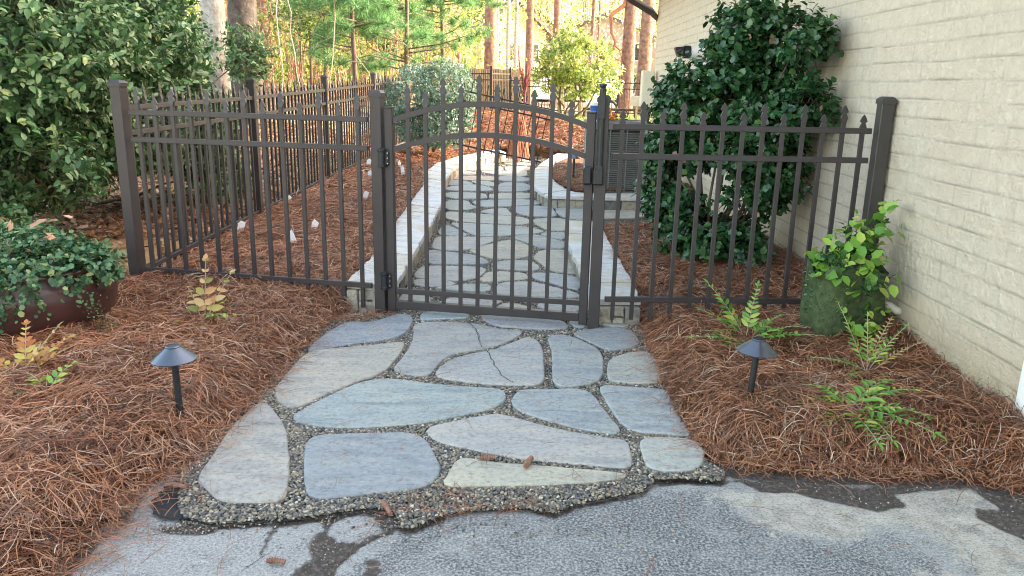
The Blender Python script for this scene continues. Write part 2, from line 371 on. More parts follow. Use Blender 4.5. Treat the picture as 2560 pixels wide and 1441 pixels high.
LEAF_F = [np.array([[0, 1, 4, 3], [0, 5, 6, 1]]), np.array([[1, 2, 4], [1, 6, 2]])]
ROUND_V = [(0, 0, 0), (.5, 0, .0), (1, 0, -.12), (.18, .34, .09), (.7, .4, .06), (.18, -.34, .09), (.7, -.4, .06)]
OAK_V = [(0, 0, 0), (.45, 0, .06), (1, 0, -.05), (.25, .32, .1), (.55, .12, .02), (.8, .33, .12), (.25, -.32, .02), (.55, -.12, .1), (.8, -.33, .0)]
OAK_F = [np.array([[0, 1, 4, 3], [0, 6, 7, 1], [1, 2, 5, 4], [1, 7, 8, 2]])]
def leaves(name, P, D, U, S, material, parent=None, tv=LEAF_V, tf=LEAF_F, width=1.0):
    S3 = np.stack([S, S*width, S], 1); V, F = inst(tv, tf, basis(D, U), P, S3)
    return link(name, npmesh(name, V, F), material, parent)
def sample_blobs(E, n, r, lo=.72, hi=1.03, gap=.33, gs=.35, keep=None):
    "points in the outer shell of a union of ellipsoids, thinned by noise so that gaps open"
    E = np.array(E, float); w = (E[:, 3]*E[:, 4]+E[:, 4]*E[:, 5]+E[:, 3]*E[:, 5]); w /= w.sum()
    k = r.choice(len(E), n*3, p=w); d = norm(r.normal(size=(n*3, 3))); rad = lo+(hi-lo)*r.random(n*3)**.7
    bump = .86+.28*fbm(d[:, 0]*3+k*5, d[:, 1]*3+d[:, 2]*2.3, 1.0)
    P = E[k, :3]+d*E[k, 3:]*(rad*bump)[:, None]; ok = np.ones(len(P), bool)
    for e in E:
        q = (((P-e[:3])/e[3:])**2).sum(1); ok &= q > (lo*.82)**2
    ok &= vnoise(P[:, 0]*1.3+P[:, 2]*.7, P[:, 1]*.8+P[:, 2]*1.1, gs) > gap
    if keep is not None: ok &= keep(P)
    i = np.nonzero(ok)[0][:n]; return P[i], norm(d[i]/E[k[i], 3:])
def shoots(P, Nn, r, L, per, leaf, up=.35, spread=.9, leafvar=.35):
    "leafy shoots: alternate leaves along short stems"
    n = len(P); D = norm(Nn+r.normal(size=(n, 3))*.45+np.array([0, 0, up])); L = L*r.uniform(.6, 1.3, n)
    sd = norm(np.cross(D, r.normal(size=(n, 3))+np.array([0, 0, .01]))); pos = []; di = []; nu = []; sz = []
    for j in range(per):
        t = (j+.4)/per; s = 1 if j % 2 else -1
        p = P+D*(L*t)[:, None]; ld = norm(D*.55+sd*s*spread+r.normal(size=(n, 3))*.3)
        pos.append(p); di.append(ld); nu.append(norm(D*.4+np.array([0, 0, 1.0])+Nn*.5+r.normal(size=(n, 3))*.35)); sz.append(leaf*(1+leafvar*(r.random(n)-.5)*2)*(1-.3*t))
    return np.concatenate(pos), np.concatenate(di), np.concatenate(nu), np.concatenate(sz), D, L
def sticks(name, P, D, L, rad, material, parent=None):
    "thin three-sided stems"
    n = len(P); a = norm(np.cross(D, np.array([.3, .2, 1.0]))); b2 = np.cross(D, a); V = []
    for t, rr in ((-.3, 1), (1, .4)):
        for k in range(3):
            an = 2*math.pi*k/3; V.append(P+D*(L*t)[:, None]+(a*math.cos(an)+b2*math.sin(an))*rad*rr)
    V = np.stack(V, 1).reshape(-1, 3); o = (np.arange(n)*6)[:, None]
    F = np.concatenate([o+np.array([[k, (k+1) % 3, 3+(k+1) % 3, 3+k]]) for k in range(3)])
    return link(name, npmesh(name, V, [F]), material, parent)
def ribbons(name, P0, ang, L, curve, tilt, width, material, parent=None, seg=4, seed=0, lift=None, zfun=None, wob=.003):
    "curved flat needles lying about: start points (n,3)"
    r = np.random.default_rng(seed); n = len(P0); t = np.linspace(0, 1, seg+1); a = ang[:, None]+curve[:, None]*(t[None]-.5)
    dx = np.cos(a)*L[:, None]/seg; dy = np.sin(a)*L[:, None]/seg
    x = P0[:, 0:1]+np.cumsum(dx, 1)-dx[:, :1]; y = P0[:, 1:2]+np.cumsum(dy, 1)-dy[:, :1]
    z = P0[:, 2:3]+tilt[:, None]*(t[None]-.5)*L[:, None]
    if zfun is not None: z = z+zfun(x, y)
    if lift is not None: z = z+lift[:, None]*np.sin(t*math.pi)[None]
    px = -np.sin(a); py = np.cos(a); w = width*(1-.55*np.abs(t-.4))[None]*r.uniform(.7, 1.3, n)[:, None]; tw = r.uniform(-.8, .8, n)[:, None]
    Lf = np.stack([x+px*w, y+py*w, z+tw*w], -1); Rt = np.stack([x-px*w, y-py*w, z-tw*w], -1)
    V = np.stack([Lf, Rt], 2).reshape(-1, 3); o = (np.arange(n)*(seg+1)*2)[:, None]
    F = np.concatenate([o+np.array([[2*j, 2*j+1, 2*j+3, 2*j+2]]) for j in range(seg)])
    return link(name, npmesh(name, V, [F]), material, parent)

# ------------------------------------------------------------------ plan outlines in metres
STONES=[
[(-1.098,3.922),(-1.06,4.241),(-0.989,4.484),(-0.829,4.464),(-0.743,4.614),(-0.694,4.668),(-0.616,4.623),(-0.595,4.527),(-0.603,4.343),(-0.628,4.213),(-0.744,4.131),(-0.9,4.06),(-1.04,3.95)],
[(-1.084,3.898),(-0.996,3.97),(-0.732,4.058),(-0.615,4.118),(-0.586,4.093),(-0.589,3.94),(-0.608,3.796),(-0.62,3.673),(-0.667,3.596),(-0.763,3.479),(-0.849,3.351),(-0.923,3.205),(-0.969,3.178),(-1.026,3.235),(-1.071,3.321),(-1.098,3.432),(-1.097,3.656)],
[(-0.587,4.465),(-0.505,4.508),(-0.367,4.511),(-0.218,4.49),(-0.068,4.379),(0.08,4.374),(0.048,4.27),(-0.046,4.114),(-0.177,4.01),(-0.282,3.971),(-0.348,3.882),(-0.376,3.764),(-0.403,3.61),(-0.443,3.598),(-0.522,3.629),(-0.597,3.674),(-0.572,3.821),(-0.546,4.044),(-0.556,4.259)],
[(-0.38,3.612),(-0.351,3.743),(-0.298,3.861),(-0.174,3.953),(-0.061,4.035),(0.022,4.158),(0.091,4.245),(0.134,4.22),(0.169,4.088),(0.17,3.842),(0.166,3.52),(0.059,3.504),(-0.05,3.504),(-0.198,3.53),(-0.312,3.564)],
[(-0.936,3.082),(-0.892,3.19),(-0.808,3.353),(-0.734,3.481),(-0.644,3.546),(-0.571,3.556),(-0.416,3.498),(-0.231,3.469),(-0.049,3.453),(-0.02,3.413),(-0.022,3.321),(-0.045,3.25),(-0.112,3.196),(-0.241,3.124),(-0.365,3.054),(-0.551,3.007),(-0.675,2.991),(-0.792,3.001),(-0.876,3.03)],
[(-1.117,2.511),(-1.13,2.717),(-1.148,2.945),(-1.136,3.113),(-1.115,3.245),(-1.065,3.216),(-0.966,3.045),(-0.904,2.922),(-0.813,2.627),(-0.758,2.385),(-0.856,2.388),(-0.979,2.383),(-1.022,2.43),(-1.078,2.492)],
[(-0.816,2.907),(-0.724,2.926),(-0.54,2.944),(-0.418,2.965),(-0.336,2.908),(-0.298,2.787),(-0.255,2.675),(-0.252,2.615),(-0.282,2.523),(-0.38,2.486),(-0.56,2.442),(-0.688,2.413),(-0.743,2.571),(-0.787,2.752)],
[(-0.362,3.001),(-0.237,3.076),(-0.077,3.156),(-0.044,3.166),(0.038,3.121),(0.166,3.034),(0.291,2.98),(0.412,2.935),(0.489,2.929),(0.478,2.808),(0.468,2.681),(0.384,2.696),(0.241,2.721),(0.066,2.745),(-0.064,2.784),(-0.175,2.832),(-0.269,2.869),(-0.317,2.923)],
[(-0.188,2.75),(-0.05,2.702),(0.123,2.685),(0.294,2.662),(0.452,2.638),(0.43,2.608),(0.286,2.568),(0.119,2.545),(-0.046,2.532),(-0.237,2.519),(-0.23,2.57),(-0.205,2.677)],
[(0.004,3.252),(0.028,3.416),(0.053,3.445),(0.183,3.452),(0.359,3.477),(0.388,3.397),(0.428,3.189),(0.473,3.018),(0.449,2.976),(0.325,3.011),(0.201,3.082),(0.071,3.171)],
[(0.419,3.537),(0.517,3.519),(0.66,3.497),(0.762,3.493),(0.737,3.307),(0.744,3.124),(0.758,3.002),(0.753,2.979),(0.642,2.996),(0.53,3.013),(0.486,3.064),(0.457,3.207)],
[(0.527,2.912),(0.559,2.956),(0.635,2.96),(0.751,2.943),(0.776,2.888),(0.774,2.808),(0.737,2.717),(0.688,2.678),(0.611,2.669),(0.527,2.68),(0.528,2.797)],
[(0.512,3.862),(0.553,3.936),(0.708,4.044),(0.761,4.009),(0.771,3.877),(0.741,3.581),(0.671,3.563),(0.559,3.561),(0.477,3.587)],
[(0.207,4.266),(0.28,4.308),(0.348,4.276),(0.441,4.131),(0.499,4.006),(0.456,3.606),(0.371,3.531),(0.21,3.479),(0.214,3.731),(0.229,4.015)],
[(0.343,4.332),(0.429,4.397),(0.572,4.466),(0.706,4.445),(0.728,4.286),(0.72,4.148),(0.638,4.078),(0.55,4.047),(0.503,4.083),(0.446,4.185)],
[(-0.205,4.652),(-0.101,4.676),(0.184,4.646),(0.314,4.59),(0.358,4.422),(0.222,4.404),(0.041,4.416),(-0.114,4.466),(-0.163,4.557)],
[(-0.568,4.693),(-0.46,4.718),(-0.266,4.681),(-0.243,4.616),(-0.353,4.576),(-0.492,4.566),(-0.552,4.514)],
[(0.333,4.591),(0.443,4.567),(0.452,4.458),(0.396,4.439)],
[(0.545,4.558),(0.712,4.553),(0.715,4.476),(0.548,4.495)],
[(-0.749,4.921),(-0.726,5.178),(-0.58,5.173),(-0.546,4.982),(-0.55,4.905)],
[(-0.73,5.611),(-0.72,5.919),(-0.65,5.991),(-0.374,5.993),(-0.21,5.964),(-0.226,5.753),(-0.302,5.589),(-0.39,5.525),(-0.624,5.581)],
[(-0.713,5.555),(-0.529,5.551),(-0.404,5.468),(-0.452,5.391),(-0.598,5.343),(-0.693,5.389)],
[(-0.729,6.532),(-0.692,6.588),(-0.513,6.502),(-0.305,6.396),(-0.203,6.189),(-0.21,6.097),(-0.479,6.073),(-0.676,6.055),(-0.697,6.285)],
[(-0.709,6.804),(-0.722,7.217),(-0.451,7.215),(-0.123,7.231),(-0.23,6.938),(-0.433,6.587),(-0.553,6.602),(-0.7,6.667)],
[(-0.393,6.644),(-0.227,6.853),(-0.062,7.103),(0.053,7.055),(0.153,6.807),(0.165,6.567),(0.114,6.386),(0.02,6.328),(-0.156,6.312),(-0.264,6.424)],
[(-0.017,7.23),(0.054,7.364),(0.235,7.384),(0.359,7.208),(0.484,7.04),(0.468,6.783),(0.284,6.738),(0.166,6.949),(0.065,7.116)],
[(0.176,6.367),(0.249,6.68),(0.48,6.703),(0.495,6.301),(0.509,5.816),(0.406,5.849),(0.293,5.923),(0.233,6.183)],
[(-0.146,6.148),(-0.031,6.252),(0.143,6.245),(0.209,6.045),(0.196,5.914),(0.02,5.92),(-0.136,5.949)],
[(-0.244,5.518),(-0.19,5.797),(-0.124,5.844),(0.097,5.801),(0.114,5.663),(0.104,5.623),(-0.071,5.551)],
[(0.155,5.806),(0.289,5.818),(0.501,5.715),(0.475,5.324),(0.405,5.388),(0.295,5.525),(0.169,5.628)],
[(-0.119,5.277),(-0.079,5.494),(0.113,5.547),(0.202,5.48),(0.331,5.347),(0.463,5.221),(0.455,5.121),(0.192,5.134),(-0.065,5.18),(-0.126,5.208)],
[(-0.542,5.313),(-0.381,5.397),(-0.249,5.444),(-0.159,5.433),(-0.161,5.239),(-0.326,5.243),(-0.46,5.284)],
[(-0.477,4.911),(-0.436,5.006),(-0.358,5.076),(-0.113,5.078),(-0.062,5.019),(-0.132,4.862),(-0.301,4.849),(-0.425,4.87)],
[(-0.099,4.849),(-0.028,4.975),(0.103,4.879),(0.15,4.795),(-0.058,4.78)],
[(0.153,4.912),(0.272,5.028),(0.444,5.026),(0.423,4.758),(0.261,4.774)],
[(-0.729,7.344),(-0.7,7.903),(-0.518,7.499),(-0.42,7.281),(-0.573,7.265)],
[(-0.668,7.982),(-0.499,7.964),(-0.239,7.919),(0.145,7.817),(0.314,7.591),(0.213,7.479),(0.018,7.393),(-0.101,7.315),(-0.361,7.287),(-0.474,7.572)],
[(-0.772,8.712),(-0.543,8.652),(-0.19,8.523),(0.153,8.397),(0.173,7.967),(-0.242,7.994),(-0.694,8.133)],
[(0.226,8.049),(0.206,8.322),(0.454,8.434),(0.608,8.289),(0.804,8.233),(0.515,7.647),(0.354,7.664)],
[(0.261,7.451),(0.362,7.562),(0.521,7.546),(0.487,7.19),(0.374,7.271)],
[(-0.844,9.537),(-0.573,9.628),(-0.519,9.219),(-0.409,9.086),(-0.554,8.831),(-0.783,8.848)],
[(-0.524,9.581),(-0.296,9.668),(0.174,9.845),(0.383,9.495),(0.016,9.241),(-0.394,9.088)],
[(-0.408,8.759),(-0.102,9.127),(-0.054,8.759),(0.017,8.506),(-0.22,8.605)],
[(-0.028,9.137),(0.165,9.261),(0.448,9.25),(0.46,8.87),(0.485,8.522),(0.209,8.487),(0.045,8.683)],
[(0.506,9.208),(0.898,9.114),(0.838,8.317),(0.627,8.372),(0.494,8.695)],
[(0.935,9.043),(1.506,9.051),(1.441,8.554),(0.896,8.488)],
[(-0.915,10.337),(-0.382,10.293),(-0.331,9.773),(-0.863,9.753)],
[(-0.316,10.303),(0.232,10.447),(0.27,9.915),(-0.299,9.777)],
[(-0.948,10.797),(-0.543,11.258),(-0.294,10.774),(-0.302,10.527),(-0.929,10.491)],
[(-1.017,11.678),(-0.754,11.649),(-0.56,11.256),(-0.973,10.987)],
[(-0.719,11.655),(-0.266,11.586),(-0.265,10.905)],
[(-0.208,11.313),(-0.127,11.537),(0.216,11.452),(0.235,10.609),(-0.254,10.475)],
[(-1.036,11.901),(-0.902,12.24),(-0.303,12.347),(-0.269,11.731),(-0.776,11.719)],
[(-0.248,12.357),(0.228,12.199),(0.22,11.667),(-0.215,11.667)],
[(-1.023,12.382),(-0.996,12.996),(-0.642,12.882),(-0.621,12.455)],
[(-0.609,12.978),(-0.282,13.04),(0.206,13.317),(0.193,12.273),(-0.231,12.442)],
[(-0.965,13.094),(-0.92,13.885),(-0.24,13.918),(-0.187,13.149)],
[(-0.157,13.833),(0.276,13.919),(0.223,13.135),(-0.147,13.065)],
[(-0.865,14.001),(-0.761,14.799),(-0.225,14.238),(-0.511,13.968)],
[(-0.204,14.242),(-0.171,14.925),(0.39,14.364),(0.299,14.026)],
[(-0.669,15.178),(-0.465,15.864),(0.143,15.481),(0.335,14.8),(-0.217,15.034)],
[(-0.398,16.014),(0.004,16.527),(0.999,16.849),(0.619,15.977),(0.235,15.502)],
]
CAP_L_IN=[(-0.741,4.708),(-0.736,5.038),(-0.739,5.602),(-0.742,6.862),(-0.771,8.483),(-0.915,10.313),(-0.919,11.564),(-0.772,13.04),(-0.509,14.004),(-0.164,14.852)]
CAP_L_OUT=[(-1.054,4.794),(-1.028,5.575),(-1.072,6.927),(-1.105,8.436),(-1.128,9.647),(-1.264,10.967),(-1.251,12.53),(-0.964,13.9),(-0.685,14.727),(-0.329,15.469)]
CAP_RN=[(0.493,7.393),(0.445,6.387),(0.475,5.552),(0.467,5.161),(0.476,4.571),(0.783,4.594),(0.803,5.055),(0.798,5.974),(0.809,6.882),(0.809,7.407)]
CAP_RB_FRONT=[(0.811,15.055),(0.42,12.948),(0.249,11.585),(0.226,10.915),(0.253,9.907),(0.365,9.18),(0.542,9.137),(1.008,9.103),(1.481,9.137),(1.903,9.131)]
CAP_RB_BACK=[(1.162,14.959),(0.819,13.594),(0.598,12.221),(0.529,11.475),(0.552,10.505),(0.639,9.809),(0.756,9.486),(1.041,9.421),(1.536,9.494),(1.973,9.487)]
MULCH_L_EDGE=[(-1.292,1.951),(-1.303,2.169),(-1.262,2.278),(-1.285,2.44),(-1.235,2.55),(-1.16,2.66),(-1.139,2.999),(-1.138,3.255),(-1.122,3.501),(-1.101,3.973),(-1.08,4.491),(-0.832,4.592),(-0.81,4.681)]
MULCH_R_EDGE=[(0.825,4.986),(0.795,4.62),(0.746,4.155),(0.727,3.657),(0.729,3.259),(0.74,2.97),(0.788,2.827),(0.88,2.71),(1.077,2.69),(1.432,2.675),(1.725,2.68),(1.9,2.56)]
GRAV=[(-1.136,2.422),(-1.114,2.362),(-1.066,2.304),(-0.979,2.265),(-0.94,2.271),(-0.789,2.295),(-0.738,2.297),(-0.641,2.325),(-0.569,2.352),(-0.469,2.381),(-0.387,2.369),(-0.347,2.274),(-0.305,2.266),(-0.235,2.335),(-0.149,2.373),(0.043,2.401)]
GRAV2=[(0.105,2.405),(0.166,2.378),(0.222,2.43),(0.39,2.499),(0.475,2.524),(0.548,2.627),(0.662,2.632),(0.784,2.619),(0.818,2.685),(0.765,2.782)]
FABRIC=[(-1.215,2.358),(-1.224,2.462),(-1.218,2.551),(-1.157,2.554),(-1.127,2.521),(-1.148,2.465),(-1.13,2.402),(-1.094,2.332),(-1.069,2.285),(-1.153,2.301)]
PATCH1=[(-0.619,2.234),(-0.595,2.262),(-0.625,2.299),(-0.621,2.328),(-0.582,2.291),(-0.581,2.244),(-0.536,2.201),(-0.477,2.203),(-0.427,2.259),(-0.37,2.289),(-0.357,2.271),(-0.435,2.196),(-0.482,2.134),(-0.507,2.068),(-0.521,2.006),(-0.562,1.917),(-0.694,1.913),(-0.641,2.007),(-0.624,2.064),(-0.599,2.113),(-0.625,2.18)]
PATCH2=[(-0.648,2.331),(-0.572,2.364),(-0.45,2.394),(-0.374,2.386),(-0.347,2.271),(-0.396,2.26),(-0.433,2.296),(-0.447,2.344),(-0.518,2.361),(-0.57,2.31),(-0.603,2.271),(-0.627,2.308)]
PATCH3=[(-1.067,2.306),(-0.98,2.267),(-0.916,2.288),(-0.818,2.306),(-0.773,2.293),(-0.809,2.278),(-0.865,2.261),(-0.934,2.268),(-0.941,2.231),(-0.992,2.22),(-1.091,2.217),(-1.156,2.251),(-1.078,2.282)]
PATCH4=[(0.543,2.591),(0.592,2.7),(0.796,2.661),(1.09,2.643),(1.457,2.627),(1.715,2.638),(1.417,2.576),(1.413,2.492),(1.303,2.452),(1.206,2.489),(1.121,2.527),(1.051,2.573),(0.921,2.576),(0.868,2.649),(0.783,2.609),(0.668,2.625)]
PATCH5=[(1.715,2.638),(1.905,2.516),(1.73,2.17),(1.7,2.304),(1.662,2.351),(1.624,2.425),(1.654,2.479),(1.745,2.488),(1.733,2.565)]
PATCH6=[(-0.434,2.111),(-0.402,2.116),(-0.387,2.088),(-0.376,2.049),(-0.383,2.01),(-0.434,2.009),(-0.426,2.063)]
CRACK1=[(-0.768,2.293),(-0.757,2.275),(-0.763,2.193),(-0.756,2.141),(-0.753,2.108),(-0.764,2.15),(-0.77,2.193),(-0.765,2.265)]
CRACK2=[(-0.226,2.347),(-0.214,2.304),(-0.227,2.248),(-0.231,2.239),(-0.222,2.304),(-0.236,2.337)]
LEDGE1=[(-0.254,4.488),(-0.212,4.369),(-0.188,4.255),(-0.169,4.119),(-0.161,4.021)]
LEDGE2=[(-0.126,3.981),(-0.106,3.872),(-0.079,3.759),(-0.038,3.61),(-0.018,3.56),(0.023,3.512)]
CREAM_A = [(0.836,2.584),(1.048,2.563),(1.237,2.46),(1.456,2.594),(1.722,2.649),(1.753,2.548),(1.819,2.342),(1.673,1.979),(1.412,1.971),(1.402,2.168),(1.381,2.326),(1.267,2.371),(1.095,2.28),(0.92,2.309),(0.814,2.405),(0.765,2.538)]
DARK_A = [(-0.346,2.24),(-0.161,2.368),(0.182,2.433),(0.555,2.573),(0.773,2.567),(0.834,2.38),(1.015,2.243),(1.301,2.299),(1.341,2.124),(1.341,1.969),(-0.413,1.914),(-0.493,2.023),(-0.45,2.105)]
CREAM_B= [(1.235,1.965),(1.247,2.06),(1.404,2.126),(1.43,2.084),(1.365,1.969)]

# ================================================================== THE GROUND
def grid_mesh(xs, ys, zf, keep=None):
    X, Y = np.meshgrid(xs, ys); Z = zf(X, Y); V = np.stack([X, Y, Z], -1).reshape(-1, 3); nx = len(xs)
    i, j = np.meshgrid(np.arange(len(xs)-1), np.arange(len(ys)-1)); a = (j*nx+i).ravel()
    F = np.stack([a, a+1, a+1+nx, a+nx], 1)
    if keep is not None:
        cx = (X[:-1, :-1]+X[1:, 1:]).ravel()/2; cy = (Y[:-1, :-1]+Y[1:, 1:]).ravel()/2; F = F[keep(cx, cy)]
        u, inv = np.unique(F, return_inverse=True); V = V[u]; F = inv.reshape(F.shape)
    return V, F
xs = np.concatenate([np.linspace(-120, -14, 34), np.linspace(-13, 9, 120), np.linspace(10, 120, 32)])
ys = np.concatenate([np.linspace(-12, 1, 10), np.linspace(1.3, 26, 130), np.linspace(26.5, 70, 60), np.linspace(73, 260, 30)])
V, F = grid_mesh(xs, ys, lambda x, y: T(x, y)-.03+.05*(fbm(x, y, 1.3)-.5)*ss(4.8, 7, y)*ss(-2.3, -3.2, x)+.1*(fbm(x, y, 2.5)-.5)*ss(18, 25, y))
ground = link('ground', npmesh('ground', V, [F]), 'ground', smooth=True); tag(ground, 'leaf covered ground of the yard and woods', 'ground', kind='structure')

P_DRIVE = [(-9, -8), (2.13, -8), (2.13, 2.8), (-9, 2.8)]
xd = np.arange(-2.3, 2.135, .0125); yd = np.arange(1.45, 2.81, .0125); V, F = grid_mesh(xd, yd, lambda x, y: .0022*(fbm(x, y, .12)-.5)-.004*ss(.45, .6, 0*x))
def sdf(P, x, y, w): s_ = np.where(inpoly(x, y, P), 1, -1)*dist_line(x, y, list(P)+[P[0]]); return np.clip(.5+s_/w, 0, 1)
soil = np.zeros(len(V))
for P in (PATCH1, PATCH2, PATCH3, PATCH4, PATCH5, PATCH6, CRACK1, CRACK2): soil = np.maximum(soil, sdf(P, V[:, 0], V[:, 1], .05))
soil = np.maximum(soil, np.clip(.62-dist_line(V[:, 0], V[:, 1], MULCH_L_EDGE[:4])/.12, 0, .8)); soil = np.maximum(soil, np.clip(1.05-dist_line(V[:, 0], V[:, 1], MULCH_R_EDGE[6:])/.1, 0, 1)); soil = np.maximum(soil, np.clip(.75-dist_line(V[:, 0], V[:, 1], GRAV[2:-2])/.07, 0, 1)); soil = np.maximum(soil, np.clip(.7-dist_line(V[:, 0], V[:, 1], GRAV2)/.07, 0, 1))
V[:, 2] -= .006*np.clip(soil*1.5-.5, 0, 1)
me_d = npmesh('driveway', V, [F])
for nm, val in (('soil', soil), ('dark', sdf(DARK_A, V[:, 0], V[:, 1], .16)), ('cream', np.maximum(sdf(CREAM_A, V[:, 0], V[:, 1], .16), sdf(CREAM_B, V[:, 0], V[:, 1], .16)))): at_ = me_d.attributes.new(nm, 'FLOAT', 'POINT'); at_.data.foreach_set('value', val.astype(np.float32))
o = link('driveway', me_d, 'driveway', smooth=True)
sheet('driveway_rest', [(-9, -8), (2.13, -8), (2.13, 1.44), (-9, 1.44)], 0.0, 'driveway', o); tag(o, 'worn grey asphalt driveway with pale washed patches', 'driveway', kind='structure')
def dark_patch(name, P, z, material, seed, label, parent=None, amp=.009):
    o = sheet(name, rough_poly(chaikin(P, 1), .02, amp, seed), z, material, parent)
    if parent is None: tag(o, label, 'soil', kind='structure')
    return o
# worn cracks in the asphalt
cr = MB()
def crack(pts, w, seed):
    r = random.Random(seed); q = []
    for i in range(len(pts)-1):
        for j in range(6):
            a, b = pts[i], pts[i+1]; t = j/6; q.append((a[0]+(b[0]-a[0])*t+r.uniform(-.008, .008), a[1]+(b[1]-a[1])*t+r.uniform(-.008, .008)))
    L = [(p[0], p[1]+w*r.uniform(.4, 1.3)) for p in q]; Rr = [(p[0], p[1]-w*r.uniform(.4, 1.3)) for p in q]
    n = len(cr.v)
    for a, b in zip(L, Rr): cr.v.append((*a, .0035)); cr.v.append((*b, .0035))
    for i in range(len(q)-1): cr.f.append((n+2*i, n+2*i+1, n+2*i+3, n+2*i+2))
crack([(-.36, 2.28), (-.45, 2.2), (-.5, 2.1), (-.54, 2.0), (-.7, 1.8)], .006, 1)
crack([(-.75, 2.3), (-.77, 2.2), (-.75, 2.1), (-.8, 2.02)], .0025, 2)
crack([(.9, 2.6), (1.0, 2.2), (1.35, 2.0), (1.5, 1.7)], .0012, 3)
crack([(-.22, 2.34), (-.23, 2.24)], .003, 4)
o = cr.build('driveway_crack', 'dark_soil', None); tag(o, 'thin dark cracks across the asphalt driveway', 'crack', kind='structure')
o = dark_patch('landscape_fabric', FABRIC, .012, 'fabric', 40, None, parent=empty('weed_fabric', label='black weed fabric showing beside the path corner at the driveway', cat='fabric'))

# ------------------------------------------------------------------ path
P_PATH = GRAV+GRAV2[1:]+[(.80, 2.9), (.78, 3.3), (.80, 3.7), (.82, 4.2), (.86, 4.62), (.5, 4.7), (.5, 5.2), (.49, 6.3), (.52, 7.35), (1.0, 7.5), (2.0, 7.6), (2.0, 9.2), (.3, 9.2), (.27, 10.5),
          (.3, 11.5), (.45, 12.8), (.9, 15.0), (1.6, 16.2), (-.1, 16.2), (-.2, 14.8), (-.55, 13.9), (-.8, 13), (-.95, 11.5), (-.95, 10.3), (-.8, 8.5), (-.77, 6.9), (-.76, 4.75), (-1.12, 4.66), (-1.16, 3.5), (-1.2, 2.6)]
def zpath(x, y): return .45*ss(15.2, 18.5, y)
path = sheet('path', P_PATH, 0.010, 'gravel_base'); tag(path, 'flagstone path with gravel joints running through the gate', 'path', kind='structure')
TINT = [(.27, .3, .345), (.36, .35, .33), (.31, .32, .33), (.31, .32, .335), (.3, .345, .36), (.34, .335, .325), (.275, .3, .33), (.33, .33, .335), (.38, .37, .32), (.3, .335, .36), (.3, .33, .355), (.34, .355, .35),
        (.35, .36, .35), (.29, .315, .335), (.275, .3, .33), (.29, .31, .35), (.27, .32, .36), (.26, .3, .36), (.3, .32, .33)]
SM = []
def stone_mesh(P, z1, seed):
    r = random.Random(seed); back = seed >= 19; P = ccw(chaikin(P, 1)); P = rough_poly(P, .03 if not back else .06, .0035, seed); k = len(P)
    if not back: P = [((P[i-1][0]+2*P[i][0]+P[(i+1) % k][0])/4, (P[i-1][1]+2*P[i][1]+P[(i+1) % k][1])/4) for i in range(k)]
    rings = []; g0 = -.011 if back else -.003
    for off, z in ((0, -.004), (0, z1-.006), (.004, z1-.001), (.009, z1)):
        q = []
        for i in range(k):
            a = Vector(P[i-1]); b = Vector(P[i]); c = Vector(P[(i+1) % k]); t = (c-a).normalized() if (c-a).length > 1e-6 else Vector((1, 0)); nn = Vector((-t.y, t.x))
            p = b+nn*(off+g0); q.append((p.x, p.y, z))
        rings.append(q)
    v = [p for q in rings for p in q]; f = []
    for a in range(3):
        for i in range(k): f.append((a*k+i, a*k+(i+1) % k, (a+1)*k+(i+1) % k, (a+1)*k+i))
    tr = tessellate_polygon([[Vector((*p[:2], 0)) for p in rings[-1]]])
    for t in tr:
        a, b, c = (Vector(rings[-1][i][:2]) for i in t)
        t = tuple(3*k+i for i in t); f.append(t if (b-a).cross(c-a) > 0 else t[::-1])
    me = bpy.data.meshes.new('flagstone'); me.from_pydata(v, [], f); me.update(); return me
rt = random.Random(4)
for i, P in enumerate(STONES):
    o = link('flagstone', stone_mesh(P, .03+rt.uniform(-.002, .002), i), 'bluestone', path)
    t = TINT[i] if i < len(TINT) else rt.choice([(.3, .325, .345), (.31, .335, .34), (.33, .33, .335), (.28, .305, .335), (.35, .35, .33), (.36, .345, .31)])
    k = rt.uniform(.94, 1.08)*1.0; o.color = (t[0]*k*1.03, t[1]*k*1.0, t[2]*k*.955, 1)
# cracks across two of the big slabs, as raised thin ledges
def ledge(pts, seed):
    mb = MB(); r = random.Random(seed); q = []
    for i in range(len(pts)-1):
        for j in range(5):
            a, b = pts[i], pts[i+1]; t = j/5; q.append((a[0]+(b[0]-a[0])*t+r.uniform(-.006, .006), a[1]+(b[1]-a[1])*t+r.uniform(-.006, .006)))
    for i, p in enumerate(q):
        w = .0022*r.uniform(.6, 1.5); mb.v += [(p[0]-w, p[1], .0335), (p[0]+w, p[1], .0335)]
        if i: n = 2*i; mb.f.append((n-2, n-1, n+1, n))
    mb.build('slab_crack', 'dark_soil', path)
ledge(LEDGE1, 1); ledge(LEDGE2, 2)

